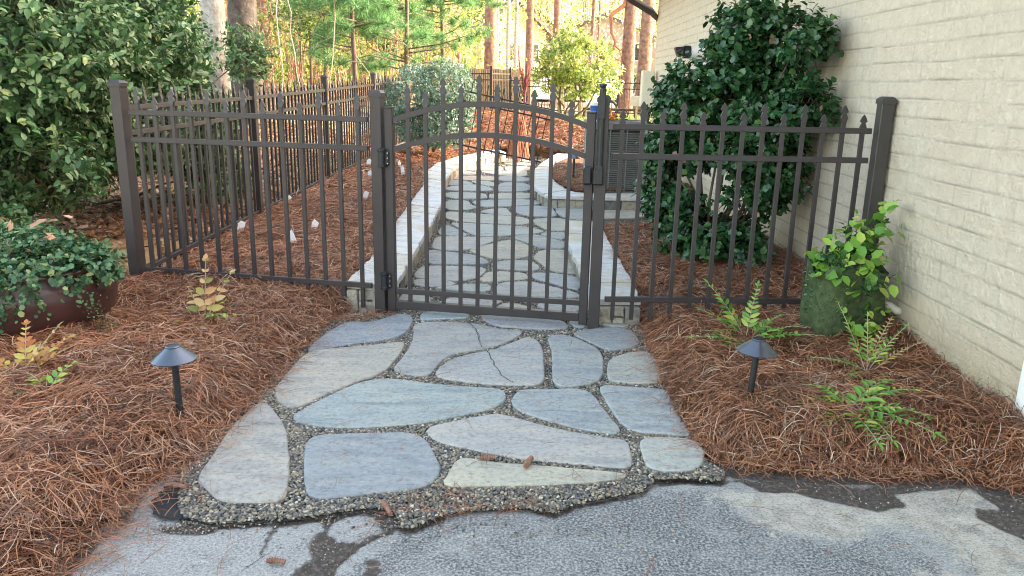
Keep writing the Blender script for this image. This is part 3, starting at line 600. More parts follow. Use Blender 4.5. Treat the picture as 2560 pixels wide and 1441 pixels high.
# ------------------------------------------------------------------ gravel pebbles in the joints
def ico():
    bm = bmesh.new(); bmesh.ops.create_icosphere(bm, subdivisions=1, radius=1); v = np.array([tuple(q.co) for q in bm.verts]); f = np.array([[w.index for w in q.verts] for q in bm.faces]); bm.free(); return v, f
ICV, ICF = ico()
def pebbles(name, P, S, r, parent=None, **k):
    n = len(P); A = norm(r.normal(size=(n, 3))); B = basis(A, norm(r.normal(size=(n, 3))))
    S3 = S[:, None]*np.stack([r.uniform(.9, 1.5, n), r.uniform(.6, 1.0, n), r.uniform(.35, .7, n)], 1)
    # lie roughly flat
    an = r.uniform(0, 6.28, n); D = np.stack([np.cos(an), np.sin(an), r.normal(0, .3, n)], 1); U = np.stack([r.normal(0, .35, n), r.normal(0, .35, n), np.ones(n)], 1)
    V, F = inst(ICV, [ICF], basis(D, U), P, S3); V = V.reshape(n, -1, 3)+r.normal(0, .13, (n, len(ICV), 3))*S[:, None, None]
    return tag(link(name, npmesh(name, V.reshape(-1, 3), F), 'pebbles', parent), **k)
def scatter_in(poly, n, r, ylim=None):
    x0 = min(p[0] for p in poly); x1 = max(p[0] for p in poly); y0 = min(p[1] for p in poly); y1 = max(p[1] for p in poly)
    if ylim: y0, y1 = max(y0, ylim[0]), min(y1, ylim[1])
    x = r.uniform(x0, x1, n); y = r.uniform(y0, y1, n); ok = inpoly(x, y, poly); return x[ok], y[ok]
def joints(n, r, yl):
    x, y = scatter_in(P_PATH, n, r, yl); ok = np.ones(len(x), bool)
    for P in STONES:
        bx0, bx1 = min(p[0] for p in P), max(p[0] for p in P); by0, by1 = min(p[1] for p in P), max(p[1] for p in P)
        m_ = (x > bx0) & (x < bx1) & (y > by0) & (y < by1); i = np.nonzero(m_ & ok)[0]
        ok[i[inpoly(x[i], y[i], P)]] = False
    return x[ok], y[ok]
r = np.random.default_rng(11); PP = []; SS = []
for yl, n, s in (((2.2, 3.4), 120000, .0062), ((3.4, 4.8), 90000, .0062), ((4.8, 8), 120000, .0068), ((8, 16.2), 60000, .0085)):
    x, y = joints(n, r, yl)
    if yl[0] > 7: k = (x < .35) | (y > 12); x, y = x[k], y[k]
    PP.append(np.stack([x, y, .013+r.random(len(x))*.009], 1)); SS.append(s*r.uniform(.6, 1.35, len(x)))
PP = np.concatenate(PP); SS = np.concatenate(SS); print('pebbles', len(PP))
if len(PP) > 62000: k = r.permutation(len(PP))[:62000]; PP, SS = PP[k], SS[k]
pebbles('gravel', PP, SS, r, label='dark mixed pea gravel filling the joints between the flagstones', cat='gravel', kind='stuff')
# a few strays on the driveway
n = 260; x = r.normal(0, .55, n)-.1; y = 2.33-np.abs(r.normal(0, .08, n)); pebbles('stray_gravel', np.stack([x, y, np.full(n, .004)], 1), .004*r.uniform(.6, 1.3, n), r, label='stray pebbles spilled on the asphalt edge', cat='gravel', kind='stuff')

# crumbs of stone and soil on the broken edges
X_ = []; Y_ = []
for P, k in ((PATCH1, 180), (PATCH2, 160), (PATCH3, 260), (PATCH4, 160), (PATCH5, 80), (FABRIC, 30)):
    x, y = scatter_in(P, k*3, r); X_.append(x[:k]); Y_.append(y[:k])
x = np.concatenate(X_); y = np.concatenate(Y_); n = len(x); pebbles('stray_gravel', np.stack([x, y, np.full(n, .006)], 1), .0026*r.uniform(.5, 1.5, n), r, label='fine crumbs of grit on the bare soil at the driveway edge', cat='gravel', kind='stuff')

# ------------------------------------------------------------------ low stone walls
def resample(L, k):
    L = np.array(L, float); d = np.concatenate([[0], np.cumsum(np.linalg.norm(np.diff(L, axis=0), axis=1))]); t = np.linspace(0, d[-1], k)
    return np.stack([np.interp(t, d, L[:, 0]), np.interp(t, d, L[:, 1])], 1), d[-1]
def low_wall(label, A, B, z1, seg, seed, courses=1, capt=.04, zb=-.02):
    r = random.Random(seed); root = empty('retaining_wall', (float(A[0][0]), float(A[0][1]), 0), label=label, cat='stone wall')
    off = Vector(root.location); k = max(2, int(resample(A, 2)[1]/seg)+1); a, _ = resample(A, k*6+1); b, _ = resample(B, k*6+1); cap = MB(); body = MB()
    a = a-np.array(off[:2]); b = b-np.array(off[:2])
    def J(p, s): return (p[0]+r.uniform(-s, s), p[1]+r.uniform(-s, s))
    i = 0
    while i < k*6:
        w = r.choice([4, 5, 6, 7, 8]); j = min(k*6, i+w)
        if k*6-j < 3: j = k*6
        e0, e1 = (a[j]-a[i]), (b[j]-b[i]); g = .004/max(np.linalg.norm(e0), .05)
        P = []
        for q in range(i, j+1): P.append(J(a[q]+((g*e0) if q == i else (-g*e0) if q == j else 0), .007))
        for q in range(j, i-1, -1): P.append(J(b[q]+((g*e1) if q == i else (-g*e1) if q == j else 0), .007))
        P = ccw(P); dz = r.uniform(-.004, .004); n = len(cap.v); c = Vector((sum(p[0] for p in P)/len(P), sum(p[1] for p in P)/len(P)))
        P2 = [(c.x+(p[0]-c.x)*.985, c.y+(p[1]-c.y)*.99) for p in P]; kk = len(P)
        for Q, z in ((P, z1-capt), (P, z1-.008+dz), (P2, z1+dz)):
            for p in Q: cap.v.append((p[0], p[1], z))
        for l in range(2):
            for q in range(kk): cap.f.append((n+l*kk+q, n+l*kk+(q+1) % kk, n+(l+1)*kk+(q+1) % kk, n+(l+1)*kk+q))
        cap.f.append(tuple(n+2*kk+q for q in range(kk))); cap.f.append(tuple(n+q for q in reversed(range(kk))))
        i = j
    hs = (z1-capt-.003-zb)/courses
    for c in range(courses):
        i = 0
        while i < k*6:
            w = r.choice([2, 3, 3, 4, 5]); j = min(k*6, i+w); z0 = zb+c*hs; z2 = z0+hs-.006
            m0 = (a[i]*.5+b[i]*.5); m1 = (a[j]*.5+b[j]*.5)
            for (S0, S1, c0, c1) in ((a[i], a[j], m0, m1), (b[j], b[i], m1, m0)):
                ex = r.uniform(.012, .03); s0 = S0*(1-.12)+c0*.12; s1 = S1*(1-.12)+c1*.12; e = (s1-s0)
                P = ccw([tuple(s0+e*.03), tuple(s1-e*.03), tuple(c1*.9+s1*.1-e*.03), tuple(c0*.9+s0*.1+e*.03)])
                body.prism([J(p, .006) for p in P], z0, z2+r.uniform(-.004, .002))
            i = j
    body.build('wall_body', 'wallstone', root, bevel=.006)
    cap.build('cap', 'capstone', root)
    return root
wl_ = low_wall('curved low stone wall with pale caps, left of the path behind the gate', CAP_L_IN, CAP_L_OUT, .19, .33, 3)
wr_ = low_wall('short straight stone wall with pale caps, right of the path just behind the gate', [CAP_RN[4], CAP_RN[3], CAP_RN[2], CAP_RN[1], CAP_RN[0]], [CAP_RN[5], CAP_RN[6], CAP_RN[7], CAP_RN[8], CAP_RN[9]], .17, .33, 5)
wb_ = low_wall('low stone wall curving round the bed of the air conditioner', CAP_RB_FRONT, CAP_RB_BACK, .17, .33, 8)
# end faces that show to the front
for (xa, xb, y, z1, root, sd_) in ((-1.05, -.745, 4.775, .148, wl_, 1), (.485, .785, 4.565, .128, wr_, 2)):
    mb = MB(); r = random.Random(sd_); x = xa
    while x < xb-.02:
        w = min(r.uniform(.07, .13), xb-x); 
        if r.random() < .45 and w > .06: mb.box((x+w/2, y, z1*.25-.005), (w-.008, .05, z1*.52)); mb.box((x+w/2, y+.003, z1*.77), (w-.01, .05, z1*.44))
        else: mb.box((x+w/2, y, z1/2), (w-.008, .055, z1-.006))
        x += w
    o = mb.build('end_stone', 'wallstone', root, bevel=.006); o.matrix_parent_inverse = Matrix.Translation(-Vector(root.location))

# ------------------------------------------------------------------ pine straw beds
FENCE_L = [(-2.45, 5.0), (-2.45, 7.5), (-2.37, 10.0), (-2.2, 12.4), (-2.03, 14.8), (-1.9, 17)]
EDGE_L = MULCH_L_EDGE[:-2]
BED_LF = [(-1.3, 1.0)]+EDGE_L+[(-1.0, 4.66), (-1.06, 4.8), (-2.5, 5.15), (-5, 5.6), (-5, 4.4), (-4.6, 1.0)]
BED_LR = [(-1.02, 4.8)]+CAP_L_OUT+[(.3, 15.55), (1.0, 15.5), (1.7, 15.2), (3.2, 15.4), (3.4, 16.9), (1.6, 16.9), (.8, 18.0), (.4, 20.5), (-1.6, 21), (-1.8, 17)]+FENCE_L[::-1]+[(-2.52, 5.1)]
BED_RF = [(2.15, 2.45), (2.0, 2.47)]+MULCH_R_EDGE[::-1]+[(.83, 7.4), (1.4, 7.55), (2.2, 7.7)]
BED_AC = [CAP_RB_BACK[-1]]+CAP_RB_BACK[::-1]+[(1.3, 15.3), (2.3, 15.3), (2.3, 9.4)]
def bedz(kind, x, y):
    l = fbm(x, y, .55)*.6+fbm(x+9, y, .2)*.5
    if kind == 'LF': b = .005+.1*ss(0, .3, dist_line(x, y, EDGE_L+[(-1.0, 4.66)]))*(.35+l)+.03*ss(3.6, 4.9, y)-.02*ss(-2.4, -4, x)
    elif kind == 'LR': b = T(x, y)+.04+.09*ss(15, 16.5, y)+.1*(.3+l)*(.35+.65*ss(0, .25, np.minimum(dist_line(x, y, FENCE_L), 9)))+.06*ss(4.7, 5.6, y)*ss(-2.6, -1.2, x)
    elif kind == 'RF': b = .005+.1*ss(0, .28, dist_line(x, y, MULCH_R_EDGE))*(.35+l)+.05*ss(1.5, 2.1, x)*ss(3, 4.5, y)
    else: b = .12+.08*(.3+l)+T(x, y)
    return b
BEDS = (('LF', BED_LF, .035, (-4.4, 5.2, 1.2)), ('LR', BED_LR, .05, None), ('RF', BED_RF, .035, None), ('AC', BED_AC, .05, None))
BV = []; BF = []; off = 0
for kd, P, st, _ in BEDS:
    x0, x1 = min(p[0] for p in P), max(p[0] for p in P); y0, y1 = min(p[1] for p in P), max(p[1] for p in P)
    V, F = grid_mesh(np.arange(x0, x1+st, st), np.arange(y0, y1+st, st), lambda x, y: bedz(kd, x, y)-.012, lambda cx, cy: inpoly(cx, cy, P))
    BV.append(V); BF.append(F+off); off += len(V)
mb_bed = npmesh('straw_bed', np.concatenate(BV), [np.concatenate(BF)])
m, nt, b = mat('straw_base'); N = NT(nt); co = N.obj()
vmp = N.n("ShaderNodeMapping"); vmp.inputs['Scale'].default_value = (1, .25, 1); vmp.inputs['Rotation'].default_value = (0, 0, .6); N.l(co, vmp.inputs[0])
f1 = N.noise(90, 5, .75, vmp.outputs[0], 1.5)
N.l(N.ramp(f1, [(.3, (.05, .02, .012)), (.5, (.17, .07, .038)), (.68, (.34, .16, .09))]), b.inputs['Base Color']); b.inputs['Roughness'].default_value = .9
N.bump(f1, b, .03, 1.0); M['straw_base'] = m
tag(link('straw_bed', mb_bed, 'straw_base', smooth=True), 'brown pine straw beds either side of the path', 'mulch', kind='structure')

def straw(kd, P, dens, w, yl, seed, over=0.03, material='straw'):
    r = np.random.default_rng(seed); x0, x1 = min(p[0] for p in P), max(p[0] for p in P); y0, y1 = max(yl[0], min(p[1] for p in P)), min(yl[1], max(p[1] for p in P))
    n = int((x1-x0)*(y1-y0)*dens); x = r.uniform(x0, x1, n); y = r.uniform(y0, y1, n); ok = inpoly(x, y, P); x, y = x[ok], y[ok]; n = len(x)
    ang = 6.283*fbm(x, y, .35)*2.4+r.normal(0, .75, n); L = r.uniform(.07, .2, n); cv = r.normal(0, .75, n); tilt = r.normal(0, .14, n)
    ed = {'LF': EDGE_L+[(-1.0, 4.66)], 'RF': MULCH_R_EDGE+[(.82, 5.5), (.83, 7.4)], 'LR': CAP_L_OUT, 'AC': CAP_RB_BACK}[kd]; q = ss(0, .13, dist_line(x, y, ed)); L = L*(.35+.65*q)
    x = x-np.cos(ang)*L*.5; y = y-np.sin(ang)*L*.5
    stray = r.random(n) < .05; tilt[stray] = r.normal(0, .45, stray.sum())
    zz = r.random(n)**1.5*.05+.028*(fbm(x, y, .09)-.45)
    return x, y, zz, ang, L, cv, tilt, np.abs(r.normal(0, .012, n))
def straw_obj(name, items, w, material, seg=4, **k):
    zs = []; A = [np.concatenate([it[1][j] for it in items]) for j in range(8)]; x, y, zz, ang, L, cv, tilt, lift = A
    kid = np.concatenate([np.full(len(it[1][0]), q) for q, it in enumerate(items)])
    def zf(X, Y):
        Z = np.zeros_like(X)
        for q, it in enumerate(items):
            mk = kid == q; Z[mk] = bedz(it[0], X[mk], Y[mk])
        return Z
    o = ribbons(name, np.stack([x, y, zz], 1), ang, L, cv, tilt, w, material, seg=seg, lift=lift, zfun=zf, seed=5); print(name, len(x)); return tag(o, **k)
straw_obj('pine_straw', [('LF', straw('LF', [(-1.3, 1.0)]+EDGE_L+[(-1.0, 4.66), (-1.06, 4.8), (-2.5, 5.15), (-3.3, 5.2), (-3.3, 1.0)], 9500, 1, (1.5, 5.2), 1)), ('RF', straw('RF', BED_RF, 10000, 1, (2.4, 4.9), 2))], .0014, 'straw',
          label='reddish brown pine straw mulch in front of the fence', cat='pine straw', kind='stuff')
straw_obj('pine_straw', [('LR', straw('LR', BED_LR, 8500, 1, (4.8, 8.5), 3)), ('RF', straw('RF', BED_RF, 7500, 1, (4.9, 7.7), 4)), ('AC', straw('AC', BED_AC, 6000, 1, (9.4, 12.5), 5))], .0017, 'straw', 3,
          label='reddish brown pine straw mulch behind the fence', cat='pine straw', kind='stuff')
straw_obj('pine_straw', [('LR', straw('LR', BED_LR, 3300, 1, (8.5, 21), 6))], .003, 'straw', 3, label='pine straw mulch around the far end of the path', cat='pine straw', kind='stuff')
# needles that fall over the edges and lie loose on stone and driveway
def loose(n, xy, zf, seed, w=.001, sp=.12):
    r = np.random.default_rng(seed); i = r.integers(0, len(xy), n); P = np.array(xy)[i]; x = P[:, 0]+r.normal(0, sp, n); y = P[:, 1]+r.normal(0, sp, n)
    return x, y, r
r = np.random.default_rng(21); xs_, ys_, zs_, ks = [], [], [], []
def dense(L, k):
    return [tuple(p) for p in resample(L, k)[0]]
eL = dense(EDGE_L, 60); eR = dense(MULCH_R_EDGE, 60)
for L, n, sp in ((eL, 650, .035), (eR, 650, .035), (dense(EDGE_L[:5], 20), 300, .09), (dense(MULCH_R_EDGE[5:], 30), 260, .06), (dense(MULCH_L_EDGE[-3:], 8), 260, .05), (dense(CAP_L_OUT[:6], 40), 500, .05), (dense([CAP_RN[5], CAP_RN[6], CAP_RN[7], CAP_RN[8]], 30), 350, .035)):
    x, y, r_ = loose(n, L, None, n, sp=sp); xs_.append(x); ys_.append(y); zs_.append(np.where((y > 4.8) & (np.abs(x) > .5), .2, .036+.014*r_.random(n)))
for n, (x0, x1, y0, y1) in ((230, (-1.1, .8, 2.45, 4.5)), (60, (-.8, .5, 4.8, 8)), (60, (-1.2, 1.9, 1.95, 2.45)), (90, (-.35, .15, 2.36, 2.5)), (70, (-.45, -.1, 2.33, 2.46))):
    xs_.append(r.uniform(x0, x1, n)); ys_.append(r.uniform(y0, y1, n)); zs_.append(np.full(n, .034 if y0 > 2.4 else .02 if y0 > 2.2 else .006))
x = np.concatenate(xs_); y = np.concatenate(ys_); z = np.concatenate(zs_); n = len(x)
z = np.where((y < 2.3) & (z > .03), .012, z)
o = ribbons('loose_needles', np.stack([x, y, z], 1), r.uniform(0, 6.28, n), r.uniform(.04, .16, n), r.normal(0, .8, n), r.normal(0, .02, n), .0009, 'loose_straw', seed=9, lift=np.abs(r.normal(0, .006, n)))
tag(o, 'loose pine needles strewn over the stones and driveway', 'needles', kind='stuff')
# wisps of straw leaning on the house wall and caught in the fence
r = np.random.default_rng(33); n = 420; y = r.uniform(2.7, 4.4, n); x = 2.09+.012*(y-4.5)-np.abs(r.normal(0, .05, n)); z = bedz('RF', x, y)+r.random(n)*.08
o = ribbons('straw_wisps', np.stack([x, y, z], 1), r.normal(1.6, .7, n), r.uniform(.08, .17, n), r.normal(0, .9, n), r.normal(.2, .5, n), .001, 'straw', seed=3, lift=np.abs(r.normal(0, .02, n)))
tag(o, 'wisps of pine straw piled against the brick wall', 'pine straw', kind='stuff')

# ------------------------------------------------------------------ fallen oak leaves beyond the fence and on the straw
r = np.random.default_rng(51); X = []; Y = []; Z = []; S = []
for n, (x0, x1, y0, y1), s in ((3600, (-5.4, -2.55, 5.4, 9), .085), (5200, (-6.5, -2.45, 9, 17), .1), (3500, (-16, -4, 14, 36), .16)):
    x = r.uniform(x0, x1, n); y = r.uniform(y0, y1, n); ok = ~((x > -3.9) & (y < 6.7) & (r.random(n) < .78)); x, y = x[ok], y[ok]
    X.append(x); Y.append(y); Z.append(T(x, y)+.0+r.random(len(x))*.04); S.append(s*r.uniform(.6, 1.25, len(x)))
x, y, z, s = map(np.concatenate, (X, Y, Z, S)); n = len(x); an = r.uniform(0, 6.28, n)
leaves('fallen_leaves', np.stack([x, y, z], 1), np.stack([np.cos(an), np.sin(an), r.normal(0, .25, n)], 1), np.stack([r.normal(0, .45, n), r.normal(0, .45, n), np.ones(n)], 1), s, 'litter', tv=OAK_V, tf=OAK_F)
tag(bpy.context.scene.objects['fallen_leaves'], 'fallen brown oak leaves covering the ground behind the side fence', 'leaves', kind='stuff')
n = 46; x = np.concatenate([r.uniform(-3.2, -1.25, n), r.uniform(.85, 2.0, 26), r.uniform(-2.3, -1.2, 60)]); y = np.concatenate([r.uniform(2.0, 4.6, n), r.uniform(2.8, 4.6, 26), r.uniform(5, 13, 60)]); n = len(x); an = r.uniform(0, 6.28, n)
z = np.where(x > 0, bedz('RF', x, y), np.where(y < 4.8, bedz('LF', x, y), bedz('LR', x, y)))+.035
tag(leaves('strewn_leaves', np.stack([x, y, z], 1), np.stack([np.cos(an), np.sin(an), r.normal(0, .3, n)], 1), np.stack([r.normal(0, .4, n), r.normal(0, .4, n), np.ones(n)], 1), r.uniform(.025, .06, n), 'litter', tv=OAK_V, tf=OAK_F), 'dry leaves strewn on the pine straw', 'leaves', kind='stuff')
# sandy bare patch by the corner post
sp_ = sheet('sand_patch', rough_poly(chaikin([(-4.6, 5.7), (-3.9, 5.25), (-3.0, 5.15), (-2.5, 5.2), (-2.46, 6.3), (-2.62, 6.9), (-3.2, 6.6), (-3.7, 6.9), (-4.4, 6.5)], 2), .08, .03, 4), .04, 'sandy'); tag(sp_, 'orange sandy bare ground beside the fence corner', 'sand', kind='structure')
# lawn
V, F = grid_mesh(np.arange(.2, 9, .25), np.arange(16.5, 26, .25), lambda x, y: T(x, y)+.03, lambda x, y: inpoly(x, y, [(.45, 20.6), (.85, 18.0), (1.6, 16.95), (3.4, 16.9), (9, 17.2), (9, 25), (1.6, 25), (.8, 23)]))
tag(link('lawn', npmesh('lawn', V, [F]), 'lawn', smooth=True), 'patch of green lawn beyond the straw bed', 'lawn', kind='structure')
r = np.random.default_rng(8); n = 14000; x = r.uniform(.4, 8, n); y = r.uniform(16.9, 25, n); ok = inpoly(x, y, [(.45, 20.6), (.85, 18.0), (1.6, 16.95), (3.4, 16.9), (9, 17.2), (9, 25), (1.6, 25), (.8, 23)]); x, y = x[ok], y[ok]; n = len(x)
leaves('grass', np.stack([x, y, T(x, y)+.03], 1), np.stack([r.normal(0, .4, n), r.normal(0, .4, n), np.ones(n)], 1), norm(r.normal(size=(n, 3))), r.uniform(.05, .1, n), 'grass_blades', width=.3); tag(bpy.context.scene.objects['grass'], 'short grass blades of the lawn', 'grass', kind='stuff')
# neighbours' road
V, F = grid_mesh(np.arange(-4, 24, .5), np.arange(36, 58, .5), lambda x, y: T(x, y)+.1, lambda x, y: (y > 37.5+.12*x) & (y < 51+.1*x))
tag(link('road', npmesh('road', V, [F]), 'far_road', smooth=True), 'pale sunlit road beyond the far fence', 'road', kind='structure')

# ================================================================== THE HOUSE
def WX(y): return 2.14+.012*(y-4.5)                 # face of the brick wall
house = empty('brick_house', (2.14, 8, 0), label='cream painted brick house wall running along the right side', cat='house')
hinv = Matrix.Translation(-Vector(house.location))
def to_house(o): o.parent = house; o.matrix_parent_inverse = hinv; return o
Y0, Y1 = 3.04, 13.15; CH = .0975; BL = .245
yy = np.concatenate([np.arange(Y0, 6.2, .0085), np.arange(6.2, Y1+.01, .016)]); zz = np.arange(-.15, 3.35, .0081)
Yg, Zg = np.meshgrid(yy, zz)
wob = .014*(fbm(Yg, Zg*0+np.floor(Zg/CH)*7.3, .5)-.5)
zc = (Zg-.02+wob)/CH; row = np.floor(zc); fz = (zc-row)*CH
lip = .45*np.exp(-((fz-CH+.006)/.008)**2)-.8*np.exp(-((fz-.0)/.004)**2)-.8*np.exp(-((fz-CH)/.004)**2)                                             # bed joint under each course
yb = (Yg+(row % 2)*BL/2+.03*vnoise(row*3.1, row*1.7, 1.0))/BL; fy = (yb-np.floor(yb))*BL; hj = np.exp(-(np.minimum(fy, BL-fy)/.006)**2)*np.clip(vnoise(Yg*6, Zg*6, 1)*1.6-.15, 0, 1)
edge = np.clip(1-np.abs(fz-CH+.004)/.02, 0, 1)
dx = -.007*lip-.003*hj+.0*edge-.006*(vnoise(Yg, Zg, .021)-.5)*np.clip(vnoise(Yg, Zg, .16)*2.4-.9, 0, 1)-.004*(fbm(Yg, Zg, .07)-.5)+.006*(vnoise(row*5.3, np.floor(yb)*3.7, 1)-.5)
WIN = (7.35, 9.05, .95, 2.18)
V = np.stack([WX(Yg)+dx, Yg, Zg], -1).reshape(-1, 3); ny = len(yy); i, j = np.meshgrid(np.arange(ny-1), np.arange(len(zz)-1)); a = (j*ny+i).ravel(); F = np.stack([a, a+1, a+1+ny, a+ny], 1)
cy = V[a, 1]; cz = V[a, 2]; F = F[~((cy > WIN[0]) & (cy < WIN[1]) & (cz > WIN[2]) & (cz < WIN[3]))]
F = F[:, ::-1]
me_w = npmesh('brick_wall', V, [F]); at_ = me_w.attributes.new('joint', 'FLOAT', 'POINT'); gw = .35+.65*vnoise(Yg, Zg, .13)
jv = np.clip(np.exp(-(np.minimum(fz, CH-fz)/.0042)**2)*1.1*gw+.42*hj*gw, 0, 1).astype(np.float32); at_.data.foreach_set('value', jv.ravel())  # mask for the painted joint shadow and grime
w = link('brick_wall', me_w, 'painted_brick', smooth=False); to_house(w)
mb = MB(); mb.prism([(WX(Y0)+.06, Y0), (13, Y0), (13, Y1), (WX(Y1)+.06, Y1)], -.1, 3.2)                      # body of the house behind the brick skin
mb.box((WX(Y1)+.04, Y1-.01, 1.55), (.09, .03, 3.5)); to_house(mb.build('house_body', 'painted_brick'))
mb = MB(); y0, y1, z0, z1 = WIN                                                      # window in its recess
xw = WX(8.2)
for (c, d) in (((xw+.03, y0+.03, (z0+z1)/2), (.09, .06, z1-z0)), ((xw+.03, y1-.03, (z0+z1)/2), (.09, .06, z1-z0)), ((xw+.03, (y0+y1)/2, z1-.03), (.085, y1-y0-.12, .06)), ((xw+.02, (y0+y1)/2, z0+.03), (.1, y1-y0-.12, .06)), ((xw+.045, (y0+y1)/2, (z0+z1)/2), (.03, .04, z1-z0-.12))):
    mb.box(c, d)
wf = to_house(mb.build('window', 'tan_paint', bevel=.003))
MB().box((xw+.052, (y0+y1)/2, (z0+z1)/2), (.01, y1-y0-.1, z1-z0-.1)).build('pane', 'tan_paint', wf)
mb = MB(); mb.v = [(1.62, -6, 2.95), (1.62, 13.45, 2.95), (7, 13.45, 6.6), (7, -6, 6.6), (13, 13.45, 2.95), (13, -6, 2.95), (1.62, -6, 3.12), (1.62, 13.45, 3.12), (7, 13.45, 6.8), (7, -6, 6.8), (13, 13.45, 3.12), (13, -6, 3.12)]
mb.f = [(6, 7, 8, 9), (9, 8, 10, 11), (0, 3, 2, 1), (3, 5, 4, 2), (0, 1, 7, 6), (1, 2, 8, 7), (2, 4, 10, 8), (4, 5, 11, 10), (5, 3, 9, 11), (3, 0, 6, 9)]
to_house(mb.build('roof', 'roof_shingle'))
mb = MB(); mb.v = [(7, Y1-.02, 3.1), (13, Y1-.02, 3.1), (7, Y1-.02, 6.55), (2.2, Y1-.02, 3.1), (7, -5.8, 3.1), (13, -5.8, 3.1), (7, -5.8, 6.55), (2.2, -5.8, 3.1)]; mb.f = [(3, 0, 2), (0, 1, 2)]; V8 = mb.v; mb.v = V8[:4]
to_house(mb.build('gable', 'painted_brick')); mb = MB(); mb.v = V8[4:]; mb.f = [(3, 2, 0), (0, 2, 1)]; to_house(mb.build('gable', 'painted_brick'))
to_house(MB().box((7.6, -1.6, 1.55), (10.8, 8.4, 3.1)).build('garage_side', 'white_paint'))
mb = MB(); mb.box((2.125, 2.80, 1.5), (.05, .46, 3.3)); mb.box((2.11, 2.5, 1.5), (.06, .1, 3.3)); to_house(mb.build('door_trim', 'white_paint', bevel=.004))
mb = MB(); mb.tube([(1.66, 12.95, 2.93), (1.68, 12.95, 2.82), (1.8, 12.98, 2.74), (2.12, 13.04, 2.58), (2.24, 13.2, 2.5)], .06, 4); mb.box((1.58, 5.4, 2.98), (.11, 16, .11)); to_house(mb.build('gutter', 'dark_bronze'))
# cream utility box on the corner
ub = empty('utility_box', (2.08, 12.9, 1.1), label='cream metal utility box on the far corner of the house', cat='utility box')
MB().box((0.02, 0, .3), (.2, .16, .56)).build('box', 'cream_paint', ub, bevel=.008); MB().box((0.02, -.09, .3), (.17, .012, .5)).build('lid', 'cream_paint', ub, bevel=.004); MB().tube([(.05, 0, .02), (.05, 0, -.98)], .035, 8).build('conduit', 'dark_bronze', ub)
# camera on the wall
cm = empty('security_camera', (WX(8.6), 8.6, 1.79), label='white tubular security camera with black lens hood on the brick wall above the shrub', cat='security camera')
MB().tube([(0, 0, 0), (-.36, 0, .0)], .062, 20).build('body', 'white_plastic', cm, smooth=False)
MB().tube([(-.361, 0, 0), (-.43, 0, 0)], .066, 20).build('collar', 'black_plastic', cm)
mb = MB(); mb.v = [(-.43, -.05, .055), (-.43, .05, .055), (-.53, .05, .045), (-.53, -.05, .045), (-.43, -.05, -.045), (-.43, .05, -.045), (-.49, .05, -.05), (-.49, -.05, -.05)]; mb.f = [(0, 3, 2, 1), (4, 5, 6, 7), (0, 1, 5, 4), (1, 2, 6, 5), (2, 3, 7, 6), (3, 0, 4, 7)]
mb.build('lens_hood', 'black_plastic', cm, bevel=.006); MB().lathe([(.05, 0), (.07, .01), (.07, .03), (.05, .035)], (0, 0, -.02), 16).build('mount', 'white_plastic', cm)
# pipe stub low on the wall
pv = empty('drain_pipe', (WX(4.15), 4.15, .28), label='short white plastic pipe elbow low on the brick wall', cat='pipe')
MB().tube([(.02, -.02, -.03), (-.02, -.02, -.02), (-.05, 0, .0), (-.1, .03, .005)], .022, 10).build('elbow', 'pvc', pv, smooth=True); MB().tube([(-.085, .022, .004), (-.125, .045, .006)], .029, 10).build('pipe_end', 'pvc', pv)

# ================================================================== FENCES AND GATE
def finial_mb(mb, x, y, z, s=1.0, ux=(1, 0)):
    prof = [(.011, .011, 0), (.0125, .011, .012), (.019, .0075, .034), (.012, .0065, .052), (.0085, .006, .058), (.021, .005, .066), (.012, .004, .088), (.002, .002, .104)]
    n = len(mb.v)
    for w, d, h in prof:
        for sx, sy in ((-1, -1), (1, -1), (1, 1), (-1, 1)):
            px = sx*w*s; py = sy*d*s; mb.v.append((x+px*ux[0]-py*ux[1], y+px*ux[1]+py*ux[0], z+h*s))
    for i in range(len(prof)-1):
        for k in range(4): a = n+i*4+k; c = n+i*4+(k+1) % 4; mb.f.append((a, c, c+4, a+4))
    e = n+(len(prof)-1)*4; mb.f.append((e, e+1, e+2, e+3))
def fence_post(parent, x, y, z0, h, w, rz, material, name='post'):
    rot = Matrix.Rotation(rz, 3, 'Z'); p = MB().box((x, y, z0+h/2-.01), (w, w, h-.02), rot).build(name, material, parent, bevel=.003)
    c = MB(); n = len(c.v)
    for hw, z in ((w/2+.006, -.028), (w/2+.006, -.006), (w/2-.004, .006), (w/2-.014, .012)):
        for sx, sy in ((-1, -1), (1, -1), (1, 1), (-1, 1)):
            q = rot @ Vector((sx*hw, sy*hw, 0)); c.v.append((x+q.x, y+q.y, z0+h+z))
    for i in range(3):
        for k in range(4): a = i*4+k; b2 = i*4+(k+1) % 4; c.f.append((a, b2, b2+4, a+4))
    c.f += [(3, 2, 1, 0), (12, 13, 14, 15)]
    c.build('post_cap', material, p); return p
